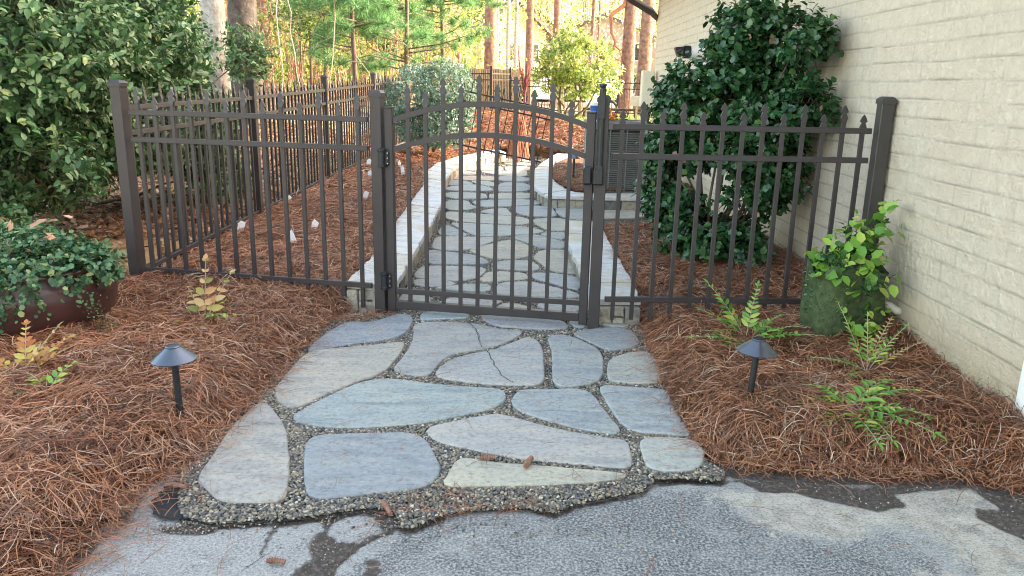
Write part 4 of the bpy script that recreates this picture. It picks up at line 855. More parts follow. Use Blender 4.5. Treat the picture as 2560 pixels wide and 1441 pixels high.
def panel(root, A, B, za, zb, n, zt, zs, rails, zbot, material, pw=.022, rw=(.028, .032), tall_first=True, inset=.5, finials=True, rail_end=.03, bolts=True, drop=0.0):
    "pickets and rails between two posts; positions are local to root; za, zb ground heights at the ends"
    A = Vector(A); B = Vector(B); d = (B-A); L = d.length; u = d.normalized(); ang = math.atan2(u.y, u.x); rot = Matrix.Rotation(ang, 3, 'Z'); sl = (zb-za)/L
    for rz_ in rails:
        mb = MB(); c = (A+B)/2; h = rw[1]
        a0 = A+u*rail_end; b0 = B-u*rail_end; nv = Vector((-u.y, u.x))*rw[0]/2
        for p, zg in ((a0, za+sl*rail_end), (b0, zb-sl*rail_end)):
            for s_, t_ in ((-1, -1), (1, -1), (1, 1), (-1, 1)): mb.v.append((p.x+nv.x*s_, p.y+nv.y*s_, zg+rz_+t_*h/2))
        mb.f += [(0, 1, 2, 3), (7, 6, 5, 4), (0, 4, 5, 1), (1, 5, 6, 2), (2, 6, 7, 3), (3, 7, 4, 0)]
        mb.build('rail', material, root, bevel=.002)
        if bolts:
            mb = MB()
            for t in (.012, L-.012):
                p = A+u*t-Vector((-u.y, u.x))*.036; mb.lathe([(.006, 0), (.006, .006), (.003, .009)], (p.x, p.y, za+sl*t+rz_-.004), 8)
    for i in range(n):
        t = (i+inset)/(n-1+2*inset)*L; p = A+u*t; zg = za+sl*t; tall = (i % 2 == 0) == tall_first; top = zg+(zt if tall else zs)-.104
        z0 = zg+zbot; pk = MB().box((p.x, p.y, (z0+top)/2), (pw, pw*.93, top-z0), rot).build('picket', material, root)
        mb = MB(); finial_mb(mb, p.x, p.y, top, pw/.022, (u.x, u.y))
        mb.build('finial', material, pk)
# left front section
fl = empty('metal_fence', (-2.5, 5.05, 0), label='bronze metal fence section left of the gate, with spear topped pickets', cat='fence')
O = Vector((-2.5, 5.05))
pz = .04
fence_post(fl, 0, 0, pz, 1.35, .075, -.2, 'bronze')
gl = Vector((-.815, 4.70))-O
fence_post(fl, gl.x, gl.y, 0, 1.365, .066, -.17, 'bronze')
panel(fl, (.03, -.006), (gl.x-.03, gl.y+.006), 0, 0, 13, 1.355, 1.30, (1.205, 1.037, .19), .045, 'bronze', inset=.75, tall_first=True)
# right front section
fr = empty('metal_fence', (.492, 4.47, 0), label='bronze metal fence section right of the gate, ending at the brick wall', cat='fence')
fence_post(fr, 0, 0, 0, 1.365, .066, -.12, 'bronze')
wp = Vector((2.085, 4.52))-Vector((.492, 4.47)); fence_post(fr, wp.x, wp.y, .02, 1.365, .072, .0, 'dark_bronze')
panel(fr, (.03, 0), (wp.x-.035, wp.y), 0, 0, 13, 1.345, 1.295, (1.205, 1.04, .2), .075, 'bronze', inset=.7, tall_first=False)
# gate
gt = empty('gate', (-.745, 4.70, 0), label='arched bronze metal garden gate closed between the two gate posts', cat='gate')
ga = math.atan2(4.50-4.70, .43+.745); gL = math.hypot(4.50-4.70, .43+.745); gt.rotation_euler = (0, 0, ga)
def stile(x, w=.05): 
    p = MB().box((x, 0, (1.275+.035)/2), (w, .045, 1.24)).build('stile', 'bronze', gt, bevel=.003); MB().box((x, 0, 1.2785), (w+.006, .051, .012)).build('stile_cap', 'bronze', p, bevel=.003)
stile(.0); stile(gL)
def arc(z, rise): return [(x, z+rise*(1-((x-gL/2)/(gL/2))**2)) for x in np.linspace(.025, gL-.025, 25)]
for z, rise in ((1.195, .115), (1.025, .11)):
    mb = MB(); pts = arc(z, rise)
    for x, zc_ in pts:
        for s_, t_ in ((-1, -1), (1, -1), (1, 1), (-1, 1)): mb.v.append((x, s_*.014, zc_+t_*.016))
    for i in range(len(pts)-1):
        for k in range(4): a = 4*i+k; b2 = 4*i+(k+1) % 4; mb.f.append((a, a+4, b2+4, b2))
    mb.f += [(0, 1, 2, 3), tuple(4*len(pts)-4+k for k in (3, 2, 1, 0))]
    mb.build('arched_rail', 'bronze', gt)
MB().box((gL/2, 0, .165), (gL-.05, .028, .032)).build('rail', 'bronze', gt, bevel=.002)
MB().box((gL/2, 0, .078), (gL-.05, .046, .05)).build('bottom_rail', 'bronze', gt, bevel=.003)
for i in range(10):
    x = .025+(gL-.05)*(i+.85)/(9+1.7); k = 1-((x-gL/2)/(gL/2))**2; top = 1.195+.115*k+.016+(.1 if i % 2 == 0 else .045); z0 = .104; t_ = top-.055
    pk = MB().box((x, 0, (z0+t_)/2), (.022, .0205, t_-z0)).build('picket', 'bronze', gt); mb = MB(); finial_mb(mb, x, 0, t_, 1.0); mb.build('finial', 'bronze', pk)
for z in (.985, .235):
    h = MB().lathe([(.014, -.055), (.024, -.052), (.024, -.04), (.019, -.036), (.019, .036), (.024, .04), (.024, .052), (.012, .058)], (-.036, -.045, z), 16).build('hinge', 'black_plastic', gt)
    MB().box((-.036, -.03, z), (.078, .016, .088)).build('hinge_plate', 'black_plastic', h, bevel=.006)
    mb = MB()
    for dz in (-.032, 0, .03):
        for dx_ in (-.034, .034): mb.tube([(-.036+dx_, -.037, z+dz), (-.036+dx_, -.041, z+dz)], .004, 8)
    mb.build('screws', 'steel', h)
# latch
la = empty('gate_latch', (.478, 4.42, 0), -.12, label='tall black magnetic gate latch with pull knob on the right gate post', cat='latch')
t = MB().tube([(0, 0, .9), (0, 0, 1.395)], .0175, 12).build('tube', 'black_plastic', la); MB().box((0, .0, 1.32), (.036, .036, .15)).build('sleeve', 'black_plastic', la, bevel=.004)
MB().lathe([(.017, 0), (.017, .01), (.013, .018), (.02, .03), (.02, .038), (.012, .042)], (0, 0, 1.395), 8).build('knob', 'black_plastic', la)
MB().box((-.005, .005, .925), (.06, .05, .09)).build('latch_body', 'black_plastic', la, bevel=.008); MB().box((-.065, .01, .93), (.05, .055, .1)).build('striker', 'black_plastic', la, bevel=.01)
MB().box((0, .0, .975), (.04, .04, .03)).build('collar', 'black_plastic', la, bevel=.004)
st = MB().box((0, -.0185, 1.245), (.011, .003, .1)).build('sticker', 'black_plastic', la)
cu = bpy.data.curves.new('sticker_text', 'FONT'); cu.body = 'MAGNALATCH'; cu.size = .0125; cu.align_x = 'CENTER'; cu.align_y = 'CENTER'
to = bpy.data.objects.new('sticker_text', cu); COL.objects.link(to); cu.materials.append(M['sticker_blue']); to.parent = st; to.location = (0, -.0205, 1.245)
to.matrix_local = Matrix.Translation((0, -.0205, 1.245)) @ Matrix.Rotation(math.radians(90), 4, 'X') @ Matrix.Rotation(math.radians(90), 4, 'Z') @ Matrix.Scale(1.35, 4, (1, 0, 0))

# side fence running back, one section per panel
SP = [(-2.5, 5.05, .04), (-2.47, 7.5, .065), (-2.38, 10.0, .12), (-2.2, 12.4, .19), (-2.0, 14.8, .26)]
LB = ['bronze metal side fence section nearest the corner post', 'second section of the dark metal side fence, beside the dense shrub', 'third section of the dark metal side fence', 'farthest section of the dark metal side fence, running into the hedge']
for i in range(4):
    x0, y0, z0 = SP[i]; x1, y1, z1 = SP[i+1]
    rt_ = empty('metal_fence', (x1, y1, z1), label=LB[i], cat='fence', group='metal fence running back along the left side')
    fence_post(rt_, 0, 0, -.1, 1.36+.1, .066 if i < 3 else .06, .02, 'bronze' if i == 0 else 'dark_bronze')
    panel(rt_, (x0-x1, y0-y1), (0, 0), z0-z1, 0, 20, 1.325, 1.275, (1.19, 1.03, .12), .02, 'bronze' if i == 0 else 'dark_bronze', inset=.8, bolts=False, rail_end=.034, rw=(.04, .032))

# black leaning panel near the hedge, end of the path
lp = empty('leaning_fence_panel', (-.75, 13.15, .35), label='black metal fence panel leaning askew behind the hedge', cat='fence panel'); lp.rotation_euler = (math.radians(4), math.radians(11), 0)
W_ = 1.55; 
for z in (.93, .77, .06): MB().box((W_/2-.35, 0, z), (W_, .022, .026)).build('rail', 'black_metal', lp)
for i in range(12):
    x = -.35+W_*(i+.5)/12; h = 1.04 if i % 2 else 1.0
    pk = MB().box((x, 0, h/2), (.014, .0165, h)).build('picket', 'black_metal', lp); mb = MB(); finial_mb(mb, x, 0, h, .65); mb.build('finial', 'black_metal', pk)

# far black fence and wooden fence
def far_fence(label, pts, nper, h=1.15, material='black_metal'):
    for i in range(len(pts)-1):
        (x0, y0), (x1, y1) = pts[i], pts[i+1]; z0, z1 = float(T(x0, y0)), float(T(x1, y1))
        rt_ = empty('metal_fence', (x0, y0, z0), label=label[i], cat='fence', group='far garden fence')
        MB().box((0, 0, h/2+.05), (.06, .06, h+.1)).build('post', material, rt_)
        if i == len(pts)-2: MB().box((x1-x0, y1-y0, z1-z0+h/2+.05), (.06, .06, h+.1)).build('post', material, rt_)
        d = Vector((x1-x0, y1-y0)); L = d.length; u = d/L; rot = Matrix.Rotation(math.atan2(u.y, u.x), 3, 'Z')
        for z in (h-.12, h-.3, .12):
            mb = MB(); nv = Vector((-u.y, u.x))*.014
            for p, zg in ((Vector((0, 0)), 0), (d, z1-z0)):
                for s_, t_ in ((-1, -1), (1, -1), (1, 1), (-1, 1)): mb.v.append((p.x+nv.x*s_, p.y+nv.y*s_, zg+z+t_*.016))
            mb.f += [(0, 1, 2, 3), (7, 6, 5, 4), (0, 4, 5, 1), (1, 5, 6, 2), (2, 6, 7, 3), (3, 7, 4, 0)]; mb.build('rail', material, rt_)
        for k in range(nper):
            t_ = (k+.5)/nper; p = d*t_; mb = MB(); mb.box((p.x, p.y, (z1-z0)*t_+h/2), (.018, .018, h), rot).build('picket', material, rt_)
far_fence(['far black garden fence behind the feeder stand, left part', 'far black garden fence behind the rhododendron', 'far black garden fence by the big pines'], [(-.2, 26.5), (1.4, 26.0), (3.2, 25.2), (5.4, 24.4)], 16)
far_fence(['far black fence in front of the board fence, left end', 'far black fence curving down past the board fence'], [(-1.55, 24.5), (-.75, 24.2), (-.2, 26.5)], 12, h=1.35)
for i, (xa, xb, y) in enumerate(((-1.5, -.3, 27.5), (-.28, .1, 29.5))):
    wf_ = empty('board_fence', (xa, y, float(T(xa, y))), label=('weathered wooden board fence beyond the hedge, wide part', 'short return of the weathered board fence')[i], cat='fence')
    x = 0; r = random.Random(i)
    while x < xb-xa:
        MB().box((x+.07, r.uniform(-.008, .008), .7+r.uniform(-.02, .02)), (.13, .02, 1.4)).build('board', 'wood_old', wf_); x += .14

# ================================================================== PATH LIGHTS
def path_light(x, y, z, h, label, s=.93, hatm='lamp_metal', lean=0.0):
    t_ = empty('path_light', (x, y, z), label=label, cat='path light', group='black mushroom path lights'); t_.rotation_euler = (0, lean, 0)
    hat = MB().lathe([(.0, h-.062*s), (.03*s, h-.056*s), (.09*s, h-.06*s), (.094*s, h-.064*s), (.0945*s, h-.061*s), (.03*s, h-.009*s), (.031*s, h-.005*s), (.028*s, h-.0015*s), (.006*s, h)], (0, 0, 0), 48).build('shade', hatm, t_)
    for p in hat.data.polygons: p.use_smooth = len(p.vertices) == 4
    hat.data.set_sharp_from_angle(angle=math.radians(25))
    MB().tube([(0, 0, -.02), (0, 0, h-.05*s)], .0145*s, 14).build('stem', 'black_plastic', t_); MB().tube([(0, 0, -.12), (0, 0, .02)], .009*s, 6).build('stake', 'black_plastic', t_)
    return t_
path_light(-1.335, 2.93, .03, .365, 'black mushroom path light in the straw in front of the left fence', lean=-.02)
path_light(1.04, 3.17, .05, .345, 'black mushroom path light in the straw in front of the right fence', lean=.05)
path_light(-1.36, 8.0, .2, .33, 'black path light half hidden behind the left gate post')
path_light(-1.42, 13.6, .32, .36, 'black path light near the hedge at the far left of the path')
path_light(.80, 10.6, .2, .34, 'black path light in the bed left of the air conditioner')

# ================================================================== WHITE FLAGS
FL = [((-2.29, 6.44), .26, .12, 'white marker flag at the corner fence foot, leftmost of all'), ((-1.70, 5.96), .23, .14, 'large white flag tilted in the straw, nearest the fence'), ((-1.69, 6.51), .26, .12, 'white flag above the large tilted one'),
 ((-2.34, 8.08), .25, .1, 'white flag by the second side fence post, left of a pair'), ((-2.2, 8.15), .25, .1, 'white flag by the second side fence post, right of a pair'), ((-2.13, 9.59), .28, .1, 'white flag low against the side fence pickets'),
 ((-1.93, 8.82), .25, .12, 'white flag in mid bed, left of the gate post'), ((-1.59, 8.24), .26, .12, 'white flag right under the path light hat behind the gate post'), ((-1.83, 9.91), .28, .12, 'slim white flag just left of the upper hinge'), ((-2.03, 10.9), .3, .13, 'tall white flag beside the upper hinge, topmost by the fence'),
 ((-1.63, 11.19), .28, .14, 'upper white flag of the pair seen through the gate left edge'), ((-1.48, 10.41), .27, .16, 'lower pointed white flag of the pair through the gate left edge'), ((-1.71, 13.39), .32, .12, 'small white flag below the hedge foot'),
 ((-1.45, 14.9), .36, .12, 'white flag beside the farthest path light'), ((-1.3, 16.34), .45, .13, 'white flag below the hedge, left of the arch centre'), ((-.93, 17.59), .46, .14, 'white flag slanting on the straw mound'), ((-.77, 19.2), .5, .13, 'farthest left white flag under the leaning panel'),
 ((-.59, 17.72), .5, .13, 'white flag right beside the farthest left one'), ((.31, 18.06), .5, .14, 'lone white flag right of the red burlap plant')]
rf = random.Random(5)
for (x, y), z, s, lb in FL:
    if y < 15: z = float(bedz('LR', np.array([x]), np.array([y]))[0])+.03
    t_ = empty('marker_flag', (x, y, z), rf.uniform(-.5, .5), label=lb, cat='flag', group='white marker flags in the straw')
    s *= .78; w_ = s*rf.uniform(.4, .6); sk = rf.uniform(-.35, .35)*s
    mb = MB(); mb.v = [(-w_/2, 0, 0), (w_*.4, .006, -.01), (w_/2+sk, .02, s*rf.uniform(.55, .8)), (sk*.5, .012, s), (-w_/2+sk*.6, .004, s*.75)]; mb.f = [(0, 1, 2, 3, 4)]
    n0 = len(mb.v); mb.v += [(a+.0005, b+.002, c) for a, b, c in mb.v[:n0]]; mb.f += [(9, 8, 7, 6, 5)]+[(i, (i+1) % 5+0, (i+1) % 5+5, i+5) for i in range(5)]
    mb.build('flag_sheet', 'white_flag', t_); MB().tube([(0, 0, -.06), (0, .003, s*.3)], .0015, 4).build('wire', 'steel', t_)

# ================================================================== TWIGS, CONES ON THE PATH
for x, y, z, L, a, w, lb in ((-.079, 2.719, .037, .06, .15, .009, 'short ridged twig lying in the gravel joint, left of the larger one'), (.075, 2.683, .04, .075, 1.25, .010, 'stubby ridged twig pointing up across two slabs'),
        (-.411, 2.37, .02, .085, -1.1, .0085, 'thin dark cone shaped twig on the gravel at the driveway edge'), (-.697, 2.071, .008, .055, -.1, .0085, 'red brown twig lying alone on the driveway'), (-1.161, 2.462, .035, .08, -.15, .009, 'twig at the straw edge above the black weed fabric')):
    r = random.Random(int(x*1000)); mb = MB(); pts = []; rr = []
    for i in range(15):
        t_ = i/14; pts.append((math.cos(a)*L*(t_-.5), math.sin(a)*L*(t_-.5), .004*math.sin(t_*3))); rr.append(w*(1+.22*(-1)**i)*(.62+.4*math.sin(min(1, t_*1.3+.15)*math.pi*.8)))
    mb.tube(pts, rr, 9); o = mb.build('pine_twig', 'rust_twig'); o.location = (x, y, z+.003); tag(o, lb, 'twig', 'knobbly pine twigs on the paving')
me_t = bpy.data.meshes.new_from_object(to); M_t = to.matrix_local.copy(); bpy.data.objects.remove(to); to = link('sticker_text', me_t, None, st); to.matrix_local = M_t
if not me_t.materials: me_t.materials.append(M['white_plastic'])

# ================================================================== AIR CONDITIONER
ac = empty('air_conditioner', (1.24, 9.83, .13), .0, label='grey outdoor air conditioner unit with louvred sides beside the house', cat='air conditioner')
w_, h_ = .70, .86
MB().box((0, 0, h_/2), (w_-.06, w_-.06, h_-.04)).build('core', 'ac_dark', ac)
mb = MB()
for sx in (-1, 1):
    for sy in (-1, 1): mb.box((sx*(w_/2-.025), sy*(w_/2-.025), h_/2), (.05, .05, h_))
mb.box((0, 0, .03), (w_+.004, w_+.004, .06)); mb.build('corner_frame', 'ac_metal', ac, bevel=.005)
mb = MB(); mb.box((0, 0, h_-.02), (w_+.03, w_+.03, .1)); mb.build('top_cover', 'ac_metal', ac, bevel=.012)
mb = MB()
for k in range(1, 7): mb.lathe([(.045*k, h_+.032), (.045*k+.004, h_+.036), (.045*k+.008, h_+.032)], (0, 0, 0), 32)
for k in range(12): an = k*math.pi/6; mb.box((math.cos(an)*.15, math.sin(an)*.15, h_+.034), (.3, .006, .006), Matrix.Rotation(an, 3, 'Z'))
mb.build('fan_grille', 'ac_metal', ac)
for face, mt in ((0, 'ac_metal'), (1, 'ac_light')):
    mb = MB(); n = 27
    for i in range(n):
        z = .075+(h_-.17)*(i+.5)/n
        for k in range(3):
            c = (k-1)*(w_-.1)/3; d = (w_-.1)/3-.018
            if face == 0: mb.box((c, -w_/2+.012, z), (d, .02, .0125), Matrix.Rotation(.5, 3, 'X'))
            else: mb.box((-w_/2+.012, c, z), (.02, d, .0125), Matrix.Rotation(-.5, 3, 'Y'))
    for k in range(4):
        c = -(w_-.1)/2+k*(w_-.1)/3
        if face == 0: mb.box((c, -w_/2+.012, h_/2), (.016, .026, h_-.1))
        else: mb.box((-w_/2+.012, c, h_/2), (.026, .016, h_-.1))
    mb.build('louvre_panel', mt, ac)
MB().box((w_/2+.03, -.2, .32), (.06, .2, .3)).build('service_box', 'black_plastic', ac, bevel=.006)
MB().tube([(w_/2+.05, -.22, .2), (w_/2+.12, -.26, .1), (w_/2+.22, -.24, .04), (w_/2+.35, -.2, .1)], .012, 6).build('refrigerant_pipe', 'ac_light', ac)
tf_ = .13+h_+.035
fb = empty('flower_bunch', (1.14, 9.66, tf_), label='red and yellow flowers lying on the air conditioner', cat='flowers')
r = np.random.default_rng(2); P = r.normal(0, .045, (160, 3)); P[:, 2] = np.abs(P[:, 2])*.9+.012; leaves('petals', P, r.normal(size=(160, 3)), r.normal(size=(160, 3)), r.uniform(.02, .04, 160), 'bloom', fb, width=1.3)
hb = empty('wire_basket', (1.32, 9.9, tf_), label='small black wire hoop basket on the air conditioner', cat='basket')
mb = MB(); mb.tube([(.07*math.cos(t), 0, .06+.07*math.sin(t)) for t in np.linspace(-.4, 3.6, 16)], .006, 5); mb.tube([(.07*math.cos(t), .05*math.sin(t), .01) for t in np.linspace(0, 6.28, 16)], .006, 5); mb.build('hoop', 'black_metal', hb)
bk = empty('bucket', (1.21, 12.2, .12), label='blue bucket with a white rim on a pale stand behind the air conditioner', cat='bucket')
MB().tube([(0, 0, 0), (0, 0, .78)], .05, 12).build('stand', 'white_paint', bk); MB().lathe([(.055, .78), (.075, 1.02), (.07, 1.02), (.05, .8)], (0, 0, 0), 20).build('bucket_body', 'blue_plastic', bk); MB().lathe([(.075, 1.02), (.083, 1.02), (.083, 1.06), (.075, 1.06)], (0, 0, 0), 20).build('rim', 'white_plastic', bk)

# ================================================================== SHRUB AGAINST THE HOUSE
def leafy(name, loc, label, cat, blobs, n, per, leaf, L, material, seed, tv=LEAF_V, width=1.0, up=.3, lo=.6, gap=.3, gs=.35, keep=None, stem_mat='branch', trunk=None, trunk_mat='branch', group=None, fill=.25, sidesq=.9, crown='foliage', stems=True):
    root = empty(name, loc, label=label, cat=cat, group=group); off = np.array(loc)
    r = np.random.default_rng(seed); P, Nn = sample_blobs(blobs, n, r, lo=lo, gap=gap, gs=gs, keep=keep)
    if fill: P2, N2 = sample_blobs(blobs, int(n*fill), r, lo=.25, hi=.75, gap=gap, gs=gs, keep=keep); P = np.concatenate([P, P2]); Nn = np.concatenate([Nn, N2])
    p, d, u, s, D, LL = shoots(P, Nn, r, L, per, leaf, up=up, spread=sidesq)
    if keep is not None: k = keep(p); p, d, u, s = p[k], d[k], u[k], s[k]
    leaves(crown, p-off, d, u, s, material, root, tv=tv, width=width)
    if stems: sticks('twigs', P-off, D, LL, leaf*.035, stem_mat, root)
    if trunk:
        mb = MB()
        for pts, rad in trunk: mb.tube([tuple(np.array(q)-off) for q in pts], rad, 8)
        mb.build('trunk', trunk_mat, root, smooth=True)
    return root
def limbs(base, blobs, r, rad, n=None, j=.12):
    out = []; R_ = random.Random(r)
    for e in blobs[:n]:
        b = np.array(base, float)+np.array([R_.uniform(-.06, .06), R_.uniform(-.06, .06), 0]); e = np.array(e[:3], float); m1 = b*.6+e*.4+np.array([R_.uniform(-j, j), R_.uniform(-j, j), 0])*1.0
        out.append(([tuple(b), tuple(m1), tuple(b*.25+e*.75+np.array([R_.uniform(-j, j)*.5, 0, 0])), tuple(e)], [rad, rad*.75, rad*.5, rad*.25]))
    return out
SHRUB_R = [(1.73, 6.0, 1.73, 0.32, 0.3, 0.26), (1.9, 5.5, 1.75, 0.17, 0.22, 0.11), (1.61, 6.0, 1.42, 0.45, 0.35, 0.26), (1.85, 5.6, 1.27, 0.27, 0.28, 0.16), (1.37, 6.3, 1.3, 0.24, 0.3, 0.23), (1.92, 5.3, 1.3, 0.13, 0.2, 0.1), (1.32, 6.3, 0.96, 0.24, 0.3, 0.16), (1.77, 5.8, 0.99, 0.32, 0.3, 0.13), (1.24, 6.3, 0.66, 0.16, 0.22, 0.22), (1.89, 5.7, 0.79, 0.15, 0.2, 0.13), (1.75, 5.8, 0.61, 0.16, 0.2, 0.1), (1.55, 6.0, 0.33, 0.3, 0.3, 0.17), (1.2, 6.2, 0.33, 0.15, 0.2, 0.14), (1.3, 6.1, .5, .13, .2, .12), (1.78, 5.8, 0.27, 0.17, 0.22, 0.11)]
leafy('camellia_shrub', (1.55, 6.1, .08), 'dark green glossy camellia shrub trained against the brick wall', 'shrub', SHRUB_R, 2700, 7, .06, .12, 'leaf_camellia', 3, tv=ROUND_V, width=.95, gap=.36, lo=.62, gs=.22, keep=lambda P: (P[:, 0] < WX(P[:, 1])-.03) & ((P[:, 2] > .98) | (P[:, 0] < 1.36) | (P[:, 2] < .42) | (vnoise(P[:, 0], P[:, 2], .14) > .45)),
      trunk=limbs((1.56, 6.15, .05), SHRUB_R, 4, .015), fill=.2)
r = np.random.default_rng(61); n = 9; P = np.array([(1.62, 5.66, 1.74), (1.95, 5.1, 1.3), (1.2, 6.0, .95), (1.5, 5.7, 1.35), (1.35, 5.95, .86), (1.44, 5.95, .88), (1.75, 5.5, .55), (1.3, 5.95, .9), (1.7, 5.5, 1.72)])
o = leaves('caught_leaves', P, r.normal(size=(n, 3)), r.normal(size=(n, 3)), np.full(n, .07), 'litter', tv=OAK_V, tf=OAK_F); tag(o, 'dead brown oak leaves caught in the camellia shrub', 'leaves', kind='stuff')

# ================================================================== DENSE SHRUB ON THE LEFT
SHRUB_L = [(-3.51, 5.7, 1.6, 0.67, 0.9, 0.62), (-3.35, 5.4, 0.77, 0.36, 0.45, 0.22), (-3.52, 7.2, 1.64, 0.67, 1.0, 0.68), (-3.85, 8.3, 1.64, 0.5, .9, 0.68), (-3.39, 6.8, 1.0, 0.52, 0.7, 0.32), (-3.5, 8.3, .9, 0.5, 0.8, 0.4), (-3.5, 8.9, 0.36, 0.45, 0.6, 0.42), (-3.42, 10.3, 1.72, 0.2, 0.3, 0.3), (-4.3, 6.6, 1.3, .8, 1.2, 1.0), (-4.1, 5.4, 1.1, .5, .6, .8), (-3.9, 5.2, .45, .35, .45, .3), (-4.4, 8.5, 1.4, .8, 1.3, 1.0), (-3.7, 7.2, 2.3, .7, 1.0, .4)]
leafy('elaeagnus_shrub', (-3.7, 7.2, .05), 'huge dense green shrub filling the left behind the side fence', 'shrub', SHRUB_L, 9500, 7, .074, .18, 'leaf_elaeagnus', 5, width=.85, gap=.3, lo=.66, gs=.5, up=.15,
      keep=lambda P: (P[:, 0] < -2.56) & (P[:, 2] > .02), trunk=limbs((-4.9, 8.2, .02), SHRUB_L, 6, .022, 10, .2), fill=.3)
# low trailing piece at the shrub foot
leafy('trailing_shrub', (-3.3, 5.15, .05), 'low pale green spray of leaves over the litter at the foot of the big shrub', 'shrub', [(-3.35, 5.1, .28, .3, .3, .16), (-3.15, 4.85, .22, .25, .25, .12), (-3.6, 5.0, .35, .3, .3, .2)], 320, 6, .055, .15, 'leaf_elaeagnus', 15, width=1.0, gap=.25, up=.25)

# ================================================================== GLAZED POT WITH IVY
pot = empty('glazed_pot', (-2.62, 4.12, .055), label='large brown glazed pot overflowing with ivy, at the left edge', cat='plant pot')
MB().lathe([(.25, 0), (.33, .03), (.395, .12), (.415, .22), (.4, .3), (.365, .345), (.375, .36), (.37, .375), (.345, .37), (.33, .33), (.05, .32)], (0, 0, 0), 56).build('pot_body', 'glazed_pot', pot, smooth=True)
MB().lathe([(.34, .325), (.0, .34)], (0, 0, 0), 30).build('potting_soil', 'soil', pot)
IVY = [(-2.66, 4.12, 0.42, 0.33, 0.33, 0.11), (-2.40, 4.04, 0.40, 0.19, 0.22, 0.09), (-2.22, 4.06, 0.42, 0.11, 0.13, 0.06), (-2.62, 3.82, 0.34, 0.3, 0.12, 0.1), (-2.9, 4.3, 0.44, 0.22, 0.2, 0.1), (-2.9, 3.9, .38, .2, .2, .12)]
r = np.random.default_rng(71); P, Nn = sample_blobs(IVY, 1200, r, lo=.6, gap=.22, gs=.12); p, d, u, s, D, LL = shoots(P, Nn, r, .07, 5, .036, up=.1)
off = np.array([-2.62, 4.12, .02]); leaves('ivy', p-off, d, u, s, 'leaf_ivy', pot, tv=ROUND_V, width=1.0)
# trailing strands down the pot
ps = []; ds = []
for k in range(26):
    an = r.uniform(-2.6, -.3); x = math.cos(an)*.39; y = math.sin(an)*.39; L = r.uniform(.05, .26)
    for t in np.arange(0, L, .022): ps.append((x*(1.05+.1*math.sin(t*20+k))+r.normal(0, .008), y*1.06+r.normal(0, .008), .37-t)); ds.append((math.cos(an)+r.normal(0, .5), math.sin(an)+r.normal(0, .5), -.6))
ps = np.array(ps); leaves('ivy_strands', ps, np.array(ds), np.tile([0, -.5, .8], (len(ps), 1))+r.normal(0, .4, (len(ps), 3)), r.uniform(.018, .034, len(ps)), 'leaf_ivy', pot, tv=ROUND_V)
n = 22; P = np.stack([r.uniform(-.3, .3, n), r.uniform(-.3, .25, n), .5+r.random(n)*.12], 1); leaves('dead_leaves', P, r.normal(size=(n, 3))*[1, 1, .3], [0, 0, 1]+r.normal(size=(n, 3))*.4, r.uniform(.06, .1, n), 'litter', pot, tv=OAK_V, tf=OAK_F)
# fine thyme-like strand hanging onto the straw
n = 130; t = r.random(n); P = np.stack([.42+t*.12+r.normal(0, .03, n), -.25+r.normal(0, .03, n), .28-t*.2+r.normal(0, .03, n)], 1); leaves('fine_leaves', P, r.normal(size=(n, 3)), r.normal(size=(n, 3))+[0, 0, 1], r.uniform(.008, .014, n), 'leaf_ivy', pot, tv=ROUND_V)

# ================================================================== SACK POT BY THE WALL
sk_ = empty('planter_bag', (1.835, 4.17, .03), .12, label='green mossy planter bag full of bright leafy plants by the brick wall', cat='planter')
mb = MB(); N1, N2 = 40, 14; r = random.Random(3)
for j in range(N2+1):
    t = j/N2; hw = .175+.03*t+.012*math.sin(t*5)
    for i in range(N1):
        a = 2*math.pi*i/N1; c_, s_ = math.cos(a), math.sin(a); k = (abs(c_)**4+abs(s_)**4)**-.25; rr = hw*k*(1+.03*math.sin(a*7+t*4)+r.uniform(-.012, .012))
        mb.v.append((rr*c_, rr*s_*.8, t*.47+(.03*math.sin(a*3+1)+.02*math.sin(a*5) if j == N2 else 0)+.004*math.sin(a*9)))
for j in range(N2):
    for i in range(N1): a = j*N1+i; b2 = j*N1+(i+1) % N1; mb.f.append((a, b2, b2+N1, a+N1))
n0 = len(mb.v); 
for i in range(N1): v = mb.v[N2*N1+i]; mb.v.append((v[0]*.92, v[1]*.92, .42))
for i in range(N1): mb.f.append((N2*N1+i, N2*N1+(i+1) % N1, n0+(i+1) % N1, n0+i))
mb.f.append(tuple(n0+i for i in range(N1))); mb.build('bag', 'sack', sk_, smooth=True)
r = np.random.default_rng(91)
BL_ = [(0, -.02, .5, .15, .12, .09), (.13, .02, .62, .06, .06, .09), (.18, .03, .74, .035, .04, .07), (-.13, -.05, .47, .06, .08, .06), (.02, -.17, .38, .08, .03, .14), (-.02, -.18, .2, .06, .03, .1), (.0, 0, .6, .06, .06, .06)]
P, Nn = sample_blobs(BL_, 64, r, lo=.5, gap=.1); p, d, u, s, D, LL = shoots(P, Nn, r, .1, 4, .068, up=.5); leaves('bright_leaves', p, d, u, s, 'leaf_bright', sk_, width=1.15)
P, Nn = sample_blobs(BL_, 60, r, lo=.3, gap=.1); p, d, u, s, D, LL = shoots(P, Nn, r, .08, 4, .05, up=.5); leaves('dark_leaves', p, d, u, s, 'leaf_camellia', sk_, width=1.2); sticks('stems', P, D, LL, .003, 'branch', sk_)
n = 900; an = r.uniform(0, 6.28, n); zz_ = r.uniform(.02, .46, n); hw = .178+.03*zz_/.47; k_ = (np.abs(np.cos(an))**4+np.abs(np.sin(an))**4)**-.25; P = np.stack([hw*k_*np.cos(an), hw*k_*np.sin(an)*.8, zz_], 1); Nn = np.stack([np.cos(an), np.sin(an), .2+0*an], 1)
